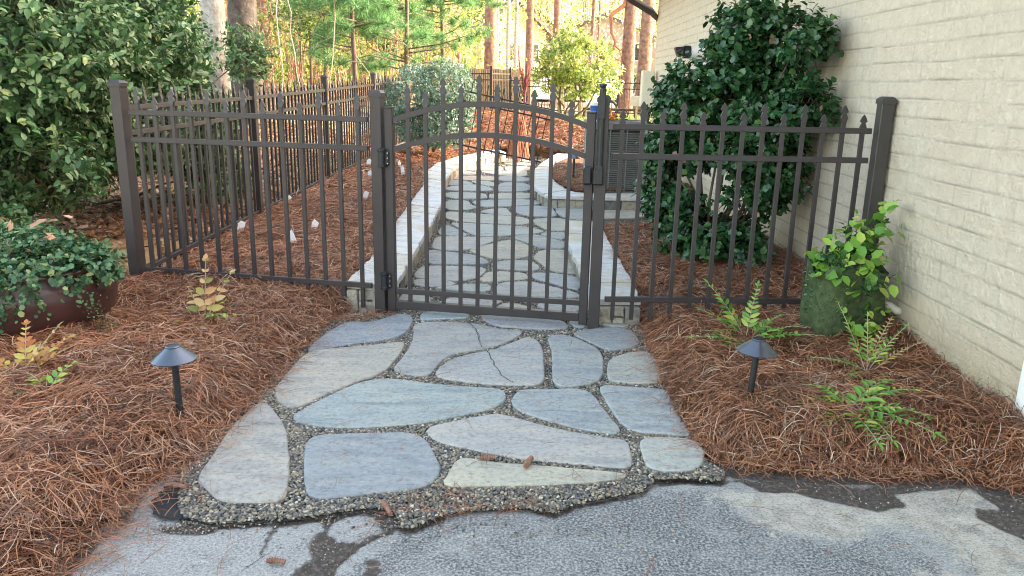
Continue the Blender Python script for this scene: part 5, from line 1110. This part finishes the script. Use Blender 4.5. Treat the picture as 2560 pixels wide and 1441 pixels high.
leaves('moss_tufts', P, Nn+r.normal(0, .7, (n, 3)), r.normal(size=(n, 3)), r.uniform(.008, .02, n), 'leaf_ivy', sk_, width=.8)
def frond(P0, D0, L, n, lf, droop, r, gap_=.9):
    "a frond: returns leaflet arrays and the rib points"
    D0 = np.array(D0, float)/np.linalg.norm(D0); pts = [np.array(P0, float)]; d = D0.copy(); ps, ds, us, ss_ = [], [], [], []
    for i in range(n):
        d = d+np.array([0, 0, -droop/n]); d /= np.linalg.norm(d); pts.append(pts[-1]+d*L/n); side = np.cross(d, [0, 0, 1.0]); side /= max(np.linalg.norm(side), 1e-6); up = np.cross(side, d)
        t = (i+1)/n; k = lf*(math.sin(min(1, t*1.15+.12)*math.pi*.93)*.75+.3)
        if t > .18:
            for s_ in (-1, 1): ps.append(pts[-1]); ds.append(side*s_*gap_+d*.55+np.array([0, 0, .1])+r.normal(0, .1, 3)); us.append(up+r.normal(0, .15, 3)); ss_.append(k*r.uniform(.85, 1.1))
    ps.append(pts[-1]); ds.append(d); us.append([0, 0, 1]); ss_.append(lf*.7); return ps, ds, us, ss_, pts
OAK_W = [(0, 0, 0), (.5, 0, -.08), (1, 0, -.35), (.25, .34, .16), (.65, .3, -.02), (.25, -.34, .12), (.65, -.3, -.12)]
def fern(name, loc, label, fronds, material, seed, cat='fern', lf=.035, width=.95, n=9, tv=LEAF_V, group=None, extra=None):
    loc = (loc[0], loc[1], loc[2]+.03); root = empty(name, loc, label=label, cat=cat, group=group); r = np.random.default_rng(seed); mb = MB()
    for mt, sel in ([(material, fronds)] + ([extra] if extra else [])):
        A = [[], [], [], []]
        for (az, el, L, dr) in sel:
            D0 = (math.cos(az)*math.cos(el), math.sin(az)*math.cos(el), math.sin(el)); L *= 1.4; q = frond((r.normal(0, .012), r.normal(0, .012), 0), D0, L, n, lf*L/.2, dr, r)
            for a_, b_ in zip(A, q[:4]): a_ += b_
            mb.tube([tuple(p) for p in q[4]], .0018, 4)
        leaves('fronds', *[np.array(a_, float) for a_ in A], mt, root, tv=tv, width=width)
    mb.build('stems', 'pale_branch', root); return root
fern('fern', (-2.2, 3.3, .06), 'yellow and rust tinted low plant below the glazed pot', [(2.0, 1.0, .2, .6), (1.2, .8, .2, .7), (2.8, .7, .18, .8), (.3, .8, .2, .5), (3.5, .6, .18, .8)], 'leaf_rust', 1, cat='plant', lf=.04, width=.8, extra=('leaf_gold', [(.5, 1.0, .2, .3), (-2.5, .4, .18, .6), (-1.4, .5, .15, .8)]))
fern('fern', (-1.98, 3.12, .05), 'fresh green plant tuft in the straw at the left edge, below the rusty one', [(2.4, .7, .16, .9), (.5, .6, .15, 1.1), (-.5, .5, .14, 1.2), (-1.8, .5, .15, 1.1), (1.4, .9, .15, .9), (3.4, .6, .16, .9)], 'leaf_fern', 2, cat='plant', lf=.05, width=.7, n=6)
fern('hydrangea', (-1.7, 4.08, .07), 'withered tan and green plant in the straw behind the left path light', [(1.0, 1.1, .24, .5), (2.2, .9, .24, .8), (3.2, .6, .2, .9), (.2, .7, .2, .9), (1.7, 1.3, .26, .3), (-1.6, .6, .18, 1.0), (-2.4, .5, .2, 1.0)], 'leaf_gold', 3, cat='plant', lf=.036, width=.85, n=6, tv=OAK_W, extra=('leaf_bright', [(-.7, .9, .18, .9), (-.9, .5, .2, .8), (1.2, .8, .18, .8), (-1.3, .5, .16, .8)]))
fern('fern', (1.27, 4.0, .08), 'fern with several upright fronds behind the right path light', [(2.3, 1.0, .27, .6), (2.7, .7, .22, .5), (1.0, 1.2, .22, .4), (.1, .5, .2, .4), (.5, .8, .18, .7), (-.1, .35, .26, .4)], 'leaf_fern', 4, lf=.036, n=12, width=.62, extra=('leaf_bright', [(3.4, .3, .22, .3), (-2.4, .3, .2, .6), (-1.9, .35, .18, .9), (3.0, .4, .18, .5), (-1.2, .5, .14, .9)]))
fern('fern', (1.70, 3.5, .09), 'thin yellowing fern between the planter bag and the bright fern', [(2.2, 1.1, .26, .3), (1.4, 1.2, .2, .3), (.4, 1.0, .22, .6), (2.9, .5, .2, .6), (-2.4, .4, .18, .7)], 'leaf_fern', 5, lf=.03, n=13, width=.42, extra=('leaf_gold', [(.8, .9, .24, .5), (.2, .8, .2, .6), (-.6, .5, .16, .8)]))
fern('fern', (1.42, 3.03, .1), 'bright lime green fern rosettes in the straw nearest the driveway on the right', [(2.8, .55, .15, 1.0), (2.0, .7, .15, 1.0), (3.8, .4, .16, 1.0), (1.0, .6, .14, 1.2), (-.6, .4, .16, 1.1), (-1.3, .4, .18, .9), (-2.2, .3, .15, 1.1)], 'leaf_bright', 6, lf=.045, n=10, width=.5, extra=('leaf_fern', [(.2, .7, .22, .9), (.7, .6, .24, .8), (-.4, .6, .2, .9), (-.9, .4, .26, .6), (2.9, .2, .24, .4), (-1.6, .2, .22, .4)]))
# sprig growing through the litter by the fence, thin red plant
# ================================================================== HEDGE, RHODODENDRON, GARDEN THINGS
HEDGE = [(-1.7, 13.3, 1.22, 0.42, 0.6, 0.45), (-1.2, 13.5, 1.22, 0.5, 0.7, 0.5), (-1.26, 13.3, 0.83, 0.5, 0.6, 0.42), (-1.6, 13.4, .8, .4, .5, .35)]
leafy('hedge', (-1.45, 13.4, .3), 'rounded grey green hedge shrub where the side fence ends', 'hedge', HEDGE, 3300, 6, .045, .1, 'leaf_hedge', 8, width=.9, gap=.2, lo=.75, gs=.4, up=.4, trunk=limbs((-1.45, 13.4, .3), HEDGE, 3, .03, 4), fill=.15)
RHODO = [(1.12, 21.0, 2.07, 0.62, 1.0, 0.5), (1.85, 21.0, 2.08, 0.62, 1.0, 0.5), (1.42, 21.0, 2.47, 0.45, .9, 0.4), (2.25, 21.0, 1.6, 0.42, 0.8, 0.45), (0.8, 21.0, 1.66, 0.28, 0.7, 0.4), (1.56, 21.0, 1.45, 0.55, 0.7, 0.3)]
leafy('rhododendron', (1.45, 21, .5), 'tall open rhododendron with sunlit yellow green leaves beyond the lawn', 'shrub', RHODO, 620, 6, .13, .18, 'leaf_rhodo', 9, width=.8, gap=.42, lo=.55, gs=.35, up=-.1, trunk=limbs((1.3, 21, .4), RHODO, 3, .035, 6, .3), fill=.2)
bf = empty('feeder_stand', (1.25, 24.6, float(T(1.25, 24.6))), label='wooden garden stand with a tan box and dark roof beyond the lawn', cat='garden stand')
MB().box((.0, 0, .66), (.42, .3, .5)).build('box', 'tan_siding', bf, bevel=.01); MB().box((.25, -.02, .96), (1.1, .45, .05)).build('roof', 'wood_dark', bf, bevel=.01); MB().box((.55, -.05, .7), (.26, .04, .4)).build('white_panel', 'white_paint', bf)
for x in (-.15, .1, .72): MB().box((x, 0, .2 if x < .5 else .48), (.07, .07, .4 if x < .5 else .96)).build('leg', 'wood_old', bf)
wb2 = empty('barrel', (2.35, 24.0, float(T(2.35, 24))), label='white rounded barrel beside the garden stand', cat='barrel')
MB().lathe([(.2, 0), (.26, .1), (.28, .35), (.25, .55), (.12, .66), (.02, .68)], (0, 0, 0), 20).build('barrel_body', 'white_paint', wb2, smooth=True)
hr = empty('hose_reel', (2.78, 23.6, float(T(2.78, 23.6))), label='black hose reel standing right of the white barrel', cat='hose reel')
MB().tube([(.2*math.cos(t), 0, .28+.24*math.sin(t)) for t in np.linspace(0, 6.3, 20)], .04, 8).build('hose', 'black_plastic', hr); MB().box((0, 0, .14), (.1, .1, .28)).build('stand', 'wood_dark', hr)
lr_ = empty('log_rail', (2.0, 23.2, float(T(2, 23.2))), label='low brown log rail border behind the lawn', cat='rail')
for z in (.3,): MB().tube([(0, 0, z), (3.0, -.6, z)], .04, 8).build('rail', 'wood_dark', lr_)
for k in range(5): MB().tube([(k*.72, -.144*k, -.1), (k*.72, -.144*k, .34)], .05, 8).build('rail_post', 'wood_dark', lr_)
sg = empty('garden_sign', (3.1, 20.5, float(T(3.1, 20.5))), label='small pale plaque on a stake in front of the big pines', cat='sign')
MB().box((0, 0, .62), (.34, .03, .26)).build('plaque', 'ac_light', sg, bevel=.01); MB().box((0, .02, .25), (.05, .03, .5)).build('stake', 'wood_old', sg)
# red burlap-like dwarf shrub and thin red maple
br = empty('weeping_maple', (.06, 14.6, .02), label='rusty red weeping dwarf maple on the straw mound', cat='maple')
r = random.Random(12); mb = MB()
for k in range(90):
    a = r.uniform(0, 6.28); q = r.uniform(.06, .26); z0 = r.uniform(.5, .85); mb.tube([(0, 0, z0), (math.cos(a)*q*.35, math.sin(a)*q*.35, z0+.05), (math.cos(a)*q*.75, math.sin(a)*q*.75, z0*.55), (math.cos(a)*q, math.sin(a)*q, .06)], [.009, .007, .006, .003], 4)
mb.build('weeping_twigs', 'burlap_red', br); MB().tube([(0, 0, 0), (.02, 0, .5), (0, 0, 1.02)], [.045, .04, .02], 7).build('trunk', 'burlap_red', br)
rm = empty('red_maple', (.17, 15.6, .05), label='slender leafless maple with crimson branches behind the weeping one', cat='maple')
mb = MB(); mb.tube([(0, 0, 0), (.02, 0, .8), (-.01, 0, 1.35)], [.022, .018, .015], 6)
for k in range(22):
    a = r.uniform(0, 6.28); s_ = r.uniform(.05, .2); z0 = r.uniform(1.1, 1.4); mb.tube([(0, 0, z0), (math.cos(a)*s_*.6, math.sin(a)*s_*.6, z0+.25), (math.cos(a)*s_, math.sin(a)*s_, z0+r.uniform(.4, .8))], [.01, .007, .003], 4)
mb.build('branches', 'red_branch', rm)

# ================================================================== TREES
def tree_trunk(mb, x, y, z, h, r0_, r1_, lean=(0, 0), flare=0.0, seg=9, sides=14, seed=0):
    R_ = random.Random(seed); pts = []; rr = []
    for i in range(seg+1):
        t = i/seg; pts.append((x+lean[0]*t*h+R_.uniform(-.02, .02)*r0_*4, y+lean[1]*t*h, z-.15+t*h)); rr.append((r0_+(r1_-r0_)*t)*(1+flare*math.exp(-t*h*2.2)))
    mb.tube(pts, rr, sides); return mb
def bark(name, x, y, h, r0_, r1_, material, root, lean=(0, 0), flare=0, seed=0):
    "ridged trunk"
    nr = int(max(24, min(120, h*14))); ns = 26; t = np.linspace(0, 1, nr); a = np.linspace(0, 2*math.pi, ns, endpoint=False); A, Tt = np.meshgrid(a, t)
    R_ = (r0_+(r1_-r0_)*Tt)*(1+flare*np.exp(-Tt*h*1.6)*(1+.35*np.sin(A*5+seed)))
    R_ = R_*(1+.09*(vnoise(A*4+seed*9, Tt*h*2.2, .35)-.5)*2*.6)
    X = R_*np.cos(A)+lean[0]*Tt*h; Y = R_*np.sin(A)+lean[1]*Tt*h; Z = Tt*h-.15; V = np.stack([X, Y, Z], -1).reshape(-1, 3)
    i, j = np.meshgrid(np.arange(ns), np.arange(nr-1)); a0 = j*ns+i; a1 = j*ns+(i+1) % ns; F = np.stack([a0, a1, a1+ns, a0+ns], -1).reshape(-1, 4)
    return link(name, npmesh(name, V, [F]), material, root, smooth=True)
def crown_needles(name, root, centers, rad, n_t, per, Ln, w, material, seed):
    "tufts of needles; centres (k,3) local"
    r = np.random.default_rng(seed); C_ = np.array(centers); k = r.integers(0, len(C_), n_t); P = C_[k]+r.normal(size=(n_t, 3))*np.array(rad)*.5
    P = np.repeat(P, per, 0); n = len(P); D = norm(r.normal(size=(n, 3))+np.array([0, 0, .15])); S = r.uniform(.6, 1.2, n)*Ln
    tv = [(0, .5, 0), (0, -.5, 0), (.55, .4, -.03), (.55, -.4, -.03), (1, 0, -.12)]; tf = [np.array([[0, 1, 3, 2]]), np.array([[2, 3, 4]])]
    V, F = inst(tv, tf, basis(D, norm(r.normal(size=(n, 3)))), P, np.stack([S, np.full(n, w), S], 1)); return link(name, npmesh(name, V, F), material, root)
def pine(x, y, h, r0_, label, mt='bark_pine', lean=(0, 0), seed=0, flare=.15, crown=True):
    z = float(T(x, y)); root = empty('pine_tree', (x, y, z), label=label, cat='pine tree', group='tall pines in the back yard'); bark('trunk', 0, 0, h, r0_, r0_*.55, mt, root, lean, flare, seed)
    if crown:
        R_ = random.Random(seed); C_ = [(lean[0]*h+R_.uniform(-1, 1)*1.6, lean[1]*h+R_.uniform(-1, 1)*1.6, h-R_.uniform(-.6, 3.2)) for _ in range(16)]
        crown_needles('crown', root, C_, (.9, .9, .5), 260, 14, .4, .03, 'needles_green', seed)
    return root
pine(-.97, 30, 16, .24, 'broad reddish pine trunk beside the board fence', seed=1, flare=.25)
pine(.48, 31, 17, .16, 'straight slender pine trunk rising behind the red maple', seed=2)
pine(1.59, 33, 17, .155, 'pine trunk half hidden by the rhododendron', seed=3)
pine(3.05, 34, 15, .085, 'thin leaning pine trunk right of the rhododendron', seed=4, lean=(.02, 0))
pine(3.83, 28, 16, .235, 'thick grey pine trunk, left of the pair by the house', mt='bark_pine', seed=5, lean=(.004, 0))
pine(4.17, 26.6, 16, .215, 'thick reddish pine trunk, right of the pair by the house', seed=6, lean=(.008, 0))
pine(-.5, 46, 15, .13, 'far thin grey trunk left of the slender pine', mt='bark_grey', seed=7, crown=False)
pine(-.05, 47, 15, .13, 'far grey trunk between the red maple and the slender pine', mt='bark_grey', seed=8, crown=False)
pine(-1.0, 41, 15, .09, 'far pale trunk in front of the yellow house', mt='bark_grey', seed=9, crown=False)
pine(-7.45, 24, 14, .15, 'reddish trunk left in the sunlit woods, just right of the dark oak', seed=10)
pine(-7.2, 26.5, 14, .1, 'slim orange lit trunk in the left woods', seed=11)
for i, (x, y, r_, lb) in enumerate(((-6.1, 30, .12, 'trunk in the left woods behind the young pines, leftmost'), (-5.0, 33, .1, 'trunk in the left woods behind the young pines, second'), (-3.9, 29, .13, 'trunk in the left woods behind the young pines, third'), (-2.9, 34, .1, 'trunk in the woods behind the young pines, fourth'), (-2.2, 31, .12, 'trunk in the woods behind the young pines, rightmost'))):
    pine(x, y, 13, r_, lb, seed=20+i, lean=(random.Random(i).uniform(-.03, .03), 0), mt=('bark_pine', 'bark_grey')[i % 2], crown=i % 2 == 0)
# gnarled orange branch on the thick pine
o = MB().tube([(3.75, 27.9, 4.6), (3.6, 27.9, 4.1), (3.15, 27.8, 3.75), (3.2, 27.8, 3.2), (3.35, 27.8, 2.9), (3.2, 27.8, 2.45), (3.0, 27.8, 2.3)], [.1, .08, .07, .05, .045, .03, .015], 7)
o.tube([(3.3, 27.8, 2.8), (3.55, 27.8, 2.6), (3.7, 27.8, 2.9)], [.03, .025, .01], 5); o.tube([(3.2, 27.8, 2.45), (3.5, 27.8, 2.3), (3.7, 27.9, 2.2)], [.03, .02, .01], 5)
for k in range(14): a = random.Random(k); o.tube([(3.2+a.uniform(-.1, .2), 27.8, 2.4+a.uniform(0, .5)), (3.2+a.uniform(-.4, .5), 27.8+a.uniform(-.2, .2), 2.3+a.uniform(-.1, .5)), (3.2+a.uniform(-.7, .6), 27.8, 2.2+a.uniform(-.2, .7))], [.014, .01, .005], 4)
go = empty('gnarled_tree', (3.0, 27.8, 0)); pg = o.build('limb', 'burlap_red', None); bpy.data.objects.remove(go); tag(pg, 'twisted orange bare limb reaching left from the thick pines', 'tree limb'); pg.name = 'bare_limb'

ok1 = empty('oak_tree', (-4.05, 11, float(T(-4.05, 11))), label='pale ridged oak trunk rising through the big shrub', cat='oak tree'); bark('trunk', 0, 0, 9, .165, .12, 'bark_grey', ok1, (-.01, 0), .1, 31)
crown_needles('crown', ok1, [(random.Random(k).uniform(-2, 2), random.Random(k+50).uniform(-2, 2), 8+random.Random(k+90).uniform(-1, 2)) for k in range(12)], (1, 1, .7), 200, 10, .16, .1, 'leaf_woods_dark', 31)
ok2 = empty('oak_tree', (-5.75, 17.2, float(T(-5.75, 17.2))), label='dark thick oak trunk with a flared foot behind the side fence', cat='oak tree'); bark('trunk', 0, 0, 9, .3, .24, 'bark_dark', ok2, (.0, 0), .75, 33)
crown_needles('crown', ok2, [(random.Random(k).uniform(-2, 2), random.Random(k+50).uniform(-2, 2), 9+random.Random(k+90).uniform(-1, 2)) for k in range(12)], (1, 1, .7), 200, 10, .16, .1, 'leaf_woods_dark', 34)

# young soft pines behind the fence
def young_pine(x, y, h, label, seed, bs, zlow=1.1, spread=1.3, dens=60):
    z = float(T(x, y)); root = empty('young_pine', (x, y, z), label=label, cat='pine tree'); R_ = random.Random(seed); mb = MB(); mb.tube([(0, 0, -.1), (R_.uniform(-.08, .08), 0, h*.5), (R_.uniform(-.1, .1), 0, h)], [.055, .042, .015], 8); C_ = []
    for b in range(bs):
        t = R_.uniform(0, 1)**.8; zb = zlow+(h-zlow)*t; a = R_.uniform(0, 6.28); L = spread*(1-.55*t)*R_.uniform(.6, 1.15); px, py = math.cos(a), math.sin(a); e = (px*L, py*L, zb+L*R_.uniform(-.1, .3))
        mb.tube([(0, 0, zb), (px*L*.5, py*L*.5, zb+L*.08), e], [.018, .012, .005], 5)
        for q in np.linspace(.45, 1.0, 4):
            for _ in range(2): C_.append((px*L*q+R_.uniform(-.16, .16), py*L*q+R_.uniform(-.16, .16), zb+(e[2]-zb)*q+R_.uniform(-.08, .1)))
    mb.build('trunk', 'branch', root, smooth=True); crown_needles('crown', root, C_, (.09, .09, .07), len(C_)*2, dens, .2, .0055, 'needles_green', seed); return root
young_pine(-3.0, 15.2, 4.6, 'young soft needled pine, left of the three behind the fence', 1, 44, 1.5)
young_pine(-2.3, 16.6, 5.2, 'young soft needled pine, middle of the three behind the fence', 2, 60, 1.35, 1.5)
young_pine(-1.7, 19, 5.4, 'young soft needled pine, right of the three, above the hedge', 3, 60, 1.9, 1.5)
# understory: holly and bright saplings left of the young pines
def sapling(x, y, blobs, label, seed, material, n, leaf, h, name='sapling', gap=.4, lo=.4, stem='branch', per=6, L=.3):
    z = float(T(x, y)); Bs = [(x+b[0], y+b[1], z+b[2], b[3], b[4], b[5]) for b in blobs]; tr = [([(x, y, z-.1), (x+.05, y, z+h*.5), (x-.05, y, z+h)], [.04, .03, .012])]+limbs((x, y, z+h*.35), Bs, seed, .02, 6, .3)
    return leafy(name, (x, y, z), label, 'tree', Bs, n, per, leaf, L, material, seed, gap=gap, lo=lo, gs=.5, trunk=tr, fill=0, stem_mat=stem, stems=True, crown='crown')
BL0 = [(0, 0, 2.6, .9, .8, .8), (-.5, .2, 1.8, .7, .7, .5), (.5, -.2, 2.0, .7, .7, .6), (0, 0, 3.6, .9, .8, .8), (.3, 0, 1.2, .5, .5, .35)]
sapling(-5.1, 20, BL0, 'dark green holly sapling right of the dark oak', 41, 'leaf_holly', 700, .09, 4.5, 'holly_tree')
sapling(-4.4, 18.5, [(0, 0, 2.7, .8, .8, .9), (.2, 0, 1.7, .7, .6, .5)], 'sunlit yellow green sapling behind the middle of the side fence', 42, 'leaf_rhodo', 480, .08, 4, gap=.45)
sapling(-3.6, 22, BL0, 'thin leaved sapling behind the young pines', 43, 'leaf_woods_dark', 420, .1, 4.5, gap=.48)
sapling(-6.4, 24, BL0, 'loose yellow leaved sapling in the far left woods', 44, 'leaf_gilded', 520, .1, 4.5, gap=.45)
sapling(-2.6, 25, BL0, 'golden backlit sapling behind the young pines', 45, 'leaf_gilded', 520, .11, 4.5, gap=.42)
# bare twigs and vines in front of the woods
vn = MB(); R_ = random.Random(77)
for x, y in ((-4.15, 14), (-4.05, 14.2), (-3.2, 14.5)):
    p = [(x, y, 4.2)]; 
    for k in range(9): p.append((p[-1][0]+R_.uniform(-.06, .09), y, p[-1][2]-.33))
    vn.tube(p, [.014]*4+[.01]*4+[.005]*2, 5)
for k in range(16): x = R_.uniform(-4.5, -1.5); z = R_.uniform(1.2, 2.7); vn.tube([(x, 14.3, z), (x+R_.uniform(-.5, .5), 14.3, z+R_.uniform(-.3, .1)), (x+R_.uniform(-.8, .8), 14.4, z-R_.uniform(0, .6))], [.006, .004, .002], 4)
tag(vn.build('hanging_vines', 'pale_branch'), 'bare pale vines and twigs hanging before the woods', 'vines', kind='stuff')
# undergrowth stems in the lit woods
r = np.random.default_rng(78); n = 420; P = np.stack([r.uniform(-11, -1.6, n), r.uniform(19, 34, n), np.zeros(n)], 1); P[:, 2] = T(P[:, 0], P[:, 1]); D = norm(np.stack([r.normal(0, .12, n), r.normal(0, .1, n), np.ones(n)], 1))
tag(sticks('undergrowth', P, D, r.uniform(1.2, 5, n), .018, 'bark_pine'), 'thin brown stems of undergrowth in the woods', 'undergrowth', kind='stuff')
# the far woods: leaf masses and trunks that read as one
def woods(name, n, xr, yr, zr, leaf, material, seed, label, cl=40):
    r = np.random.default_rng(seed); C_ = np.stack([r.uniform(*xr, cl), r.uniform(*yr, cl), r.uniform(*zr, cl)], 1); k = r.integers(0, cl, n); P = C_[k]+r.normal(size=(n, 3))*np.array([1.5, 1.5, .8]); P[:, 2] = np.maximum(P[:, 2], T(P[:, 0], P[:, 1])+.1)
    o = leaves(name, P, r.normal(size=(n, 3)), r.normal(size=(n, 3))+[0, 0, .4], r.uniform(.6, 1.3, n)*leaf, material, width=1.3); return tag(o, label, 'woods', kind='stuff')
woods('distant_woods', 42000, (-20, -2.4), (34, 60), (1.5, 7.5), .15, 'leaf_woods', 101, 'green and golden sunlit foliage of the woods to the left', 120)
woods('distant_woods', 42000, (-24, 24), (74, 105), (3.0, 15), .25, 'leaf_gilded', 102, 'far pale golden foliage closing the view', 130)
woods('distant_woods', 9000, (-20, 20), (70, 90), (4.0, 12), .22, 'leaf_woods', 103, 'green foliage scattered through the far woods', 70)
woods('distant_woods', 7000, (-13, -3), (22, 34), (1.2, 4.2), .13, 'leaf_woods', 104, 'green and yellow understory left behind the fence', 60)
r = np.random.default_rng(105); n = 170; P = np.stack([r.uniform(-35, 40, n), r.uniform(58, 110, n), np.zeros(n)], 1); P[:, 2] = T(P[:, 0], P[:, 1]); D = norm(np.stack([r.normal(0, .02, n), r.normal(0, .02, n), np.ones(n)], 1))
tag(sticks('distant_trunks', P, D, r.uniform(12, 20, n), .16, 'bark_pine'), 'distant tree trunks of the far woods', 'woods', kind='stuff')

woods('distant_woods', 4500, (-4, 18), (50, 57), (3.2, 8), .14, 'leaf_gilded', 107, 'pale golden foliage in front of the far houses', 46)
for i, (x, y, s_) in enumerate(((-.2, 34.5, 1.0), (2.6, 36, 1.1), (5.0, 33, .9))):
    sapling(x, y, [(0, 0, .7*s_, .9, .7, .5), (.5, 0, 1.1*s_, .6, .5, .4)], ('low green bush beyond the far fence, left of the slender pine', 'low green bush beyond the far fence behind the rhododendron', 'low green bush beyond the far fence near the house')[i], 60+i, 'leaf_woods_dark', 300, .13, 1.0, 'far_bush', gap=.2)
# ================================================================== NEIGHBOURING HOUSES
def nhouse(x, y, w, d, h, rh, rz, wall, label, zoff=0):
    root = empty('neighbour_house', (x, y, float(T(x, y))+zoff), rz, label=label, cat='house')
    mb = MB().box((0, 0, h/2-.5), (w, d, h+1)); n = len(mb.v); mb.v += [(-w/2, -d/2+.01, h), (w/2, -d/2+.01, h), (0, -d/2+.01, h+rh), (-w/2, d/2-.01, h), (w/2, d/2-.01, h), (0, d/2-.01, h+rh)]; mb.f += [(n, n+1, n+2), (n+5, n+4, n+3)]; mb.build('wall', wall, root)
    o_ = .4; k = rh/(w/2); mb = MB(); n = 0; mb.v = [(-w/2-o_, -d/2-o_, h-o_*k), (0, -d/2-o_, h+rh), (w/2+o_, -d/2-o_, h-o_*k), (-w/2-o_, d/2+o_, h-o_*k), (0, d/2+o_, h+rh), (w/2+o_, d/2+o_, h-o_*k)]
    mb.v += [(a, b, c+.2) for a, b, c in mb.v[:6]]; mb.f = [(0, 1, 4, 3), (1, 2, 5, 4), (6, 9, 10, 7), (7, 10, 11, 8), (0, 6, 7, 1), (1, 7, 8, 2), (3, 4, 10, 9), (4, 5, 11, 10), (0, 3, 9, 6), (2, 8, 11, 5)]; mb.build('roof', 'roof_shingle', root)
    for i in range(3):
        for j in range(2):
            if h > 3.5 or j == 0:
                f_ = MB().box((-w*.3+i*w*.3, -d/2-.03, 1.4+j*2.6), (.95, .06, 1.3)).build('window', 'white_paint', root); MB().box((-w*.3+i*w*.3, -d/2-.065, 1.4+j*2.6), (.8, .02, 1.15)).build('pane', 'glass_dark', f_)
    return root
nhouse(-2.1, 60, 5.0, 8, 2.8, 2.0, .5, 'yellow_siding', 'yellow gabled house beyond the road on the left')
nhouse(7.6, 66, 8, 8, 2.3, 1.7, -.25, 'tan_siding', 'tan gabled house beyond the road, behind the rhododendron')
nhouse(1.2, 86, 7, 8, 3.0, 2.6, 0.1, 'tan_siding', 'small tan house far back between the pines')
# the yard opposite: pines beyond the driveway side are out of view
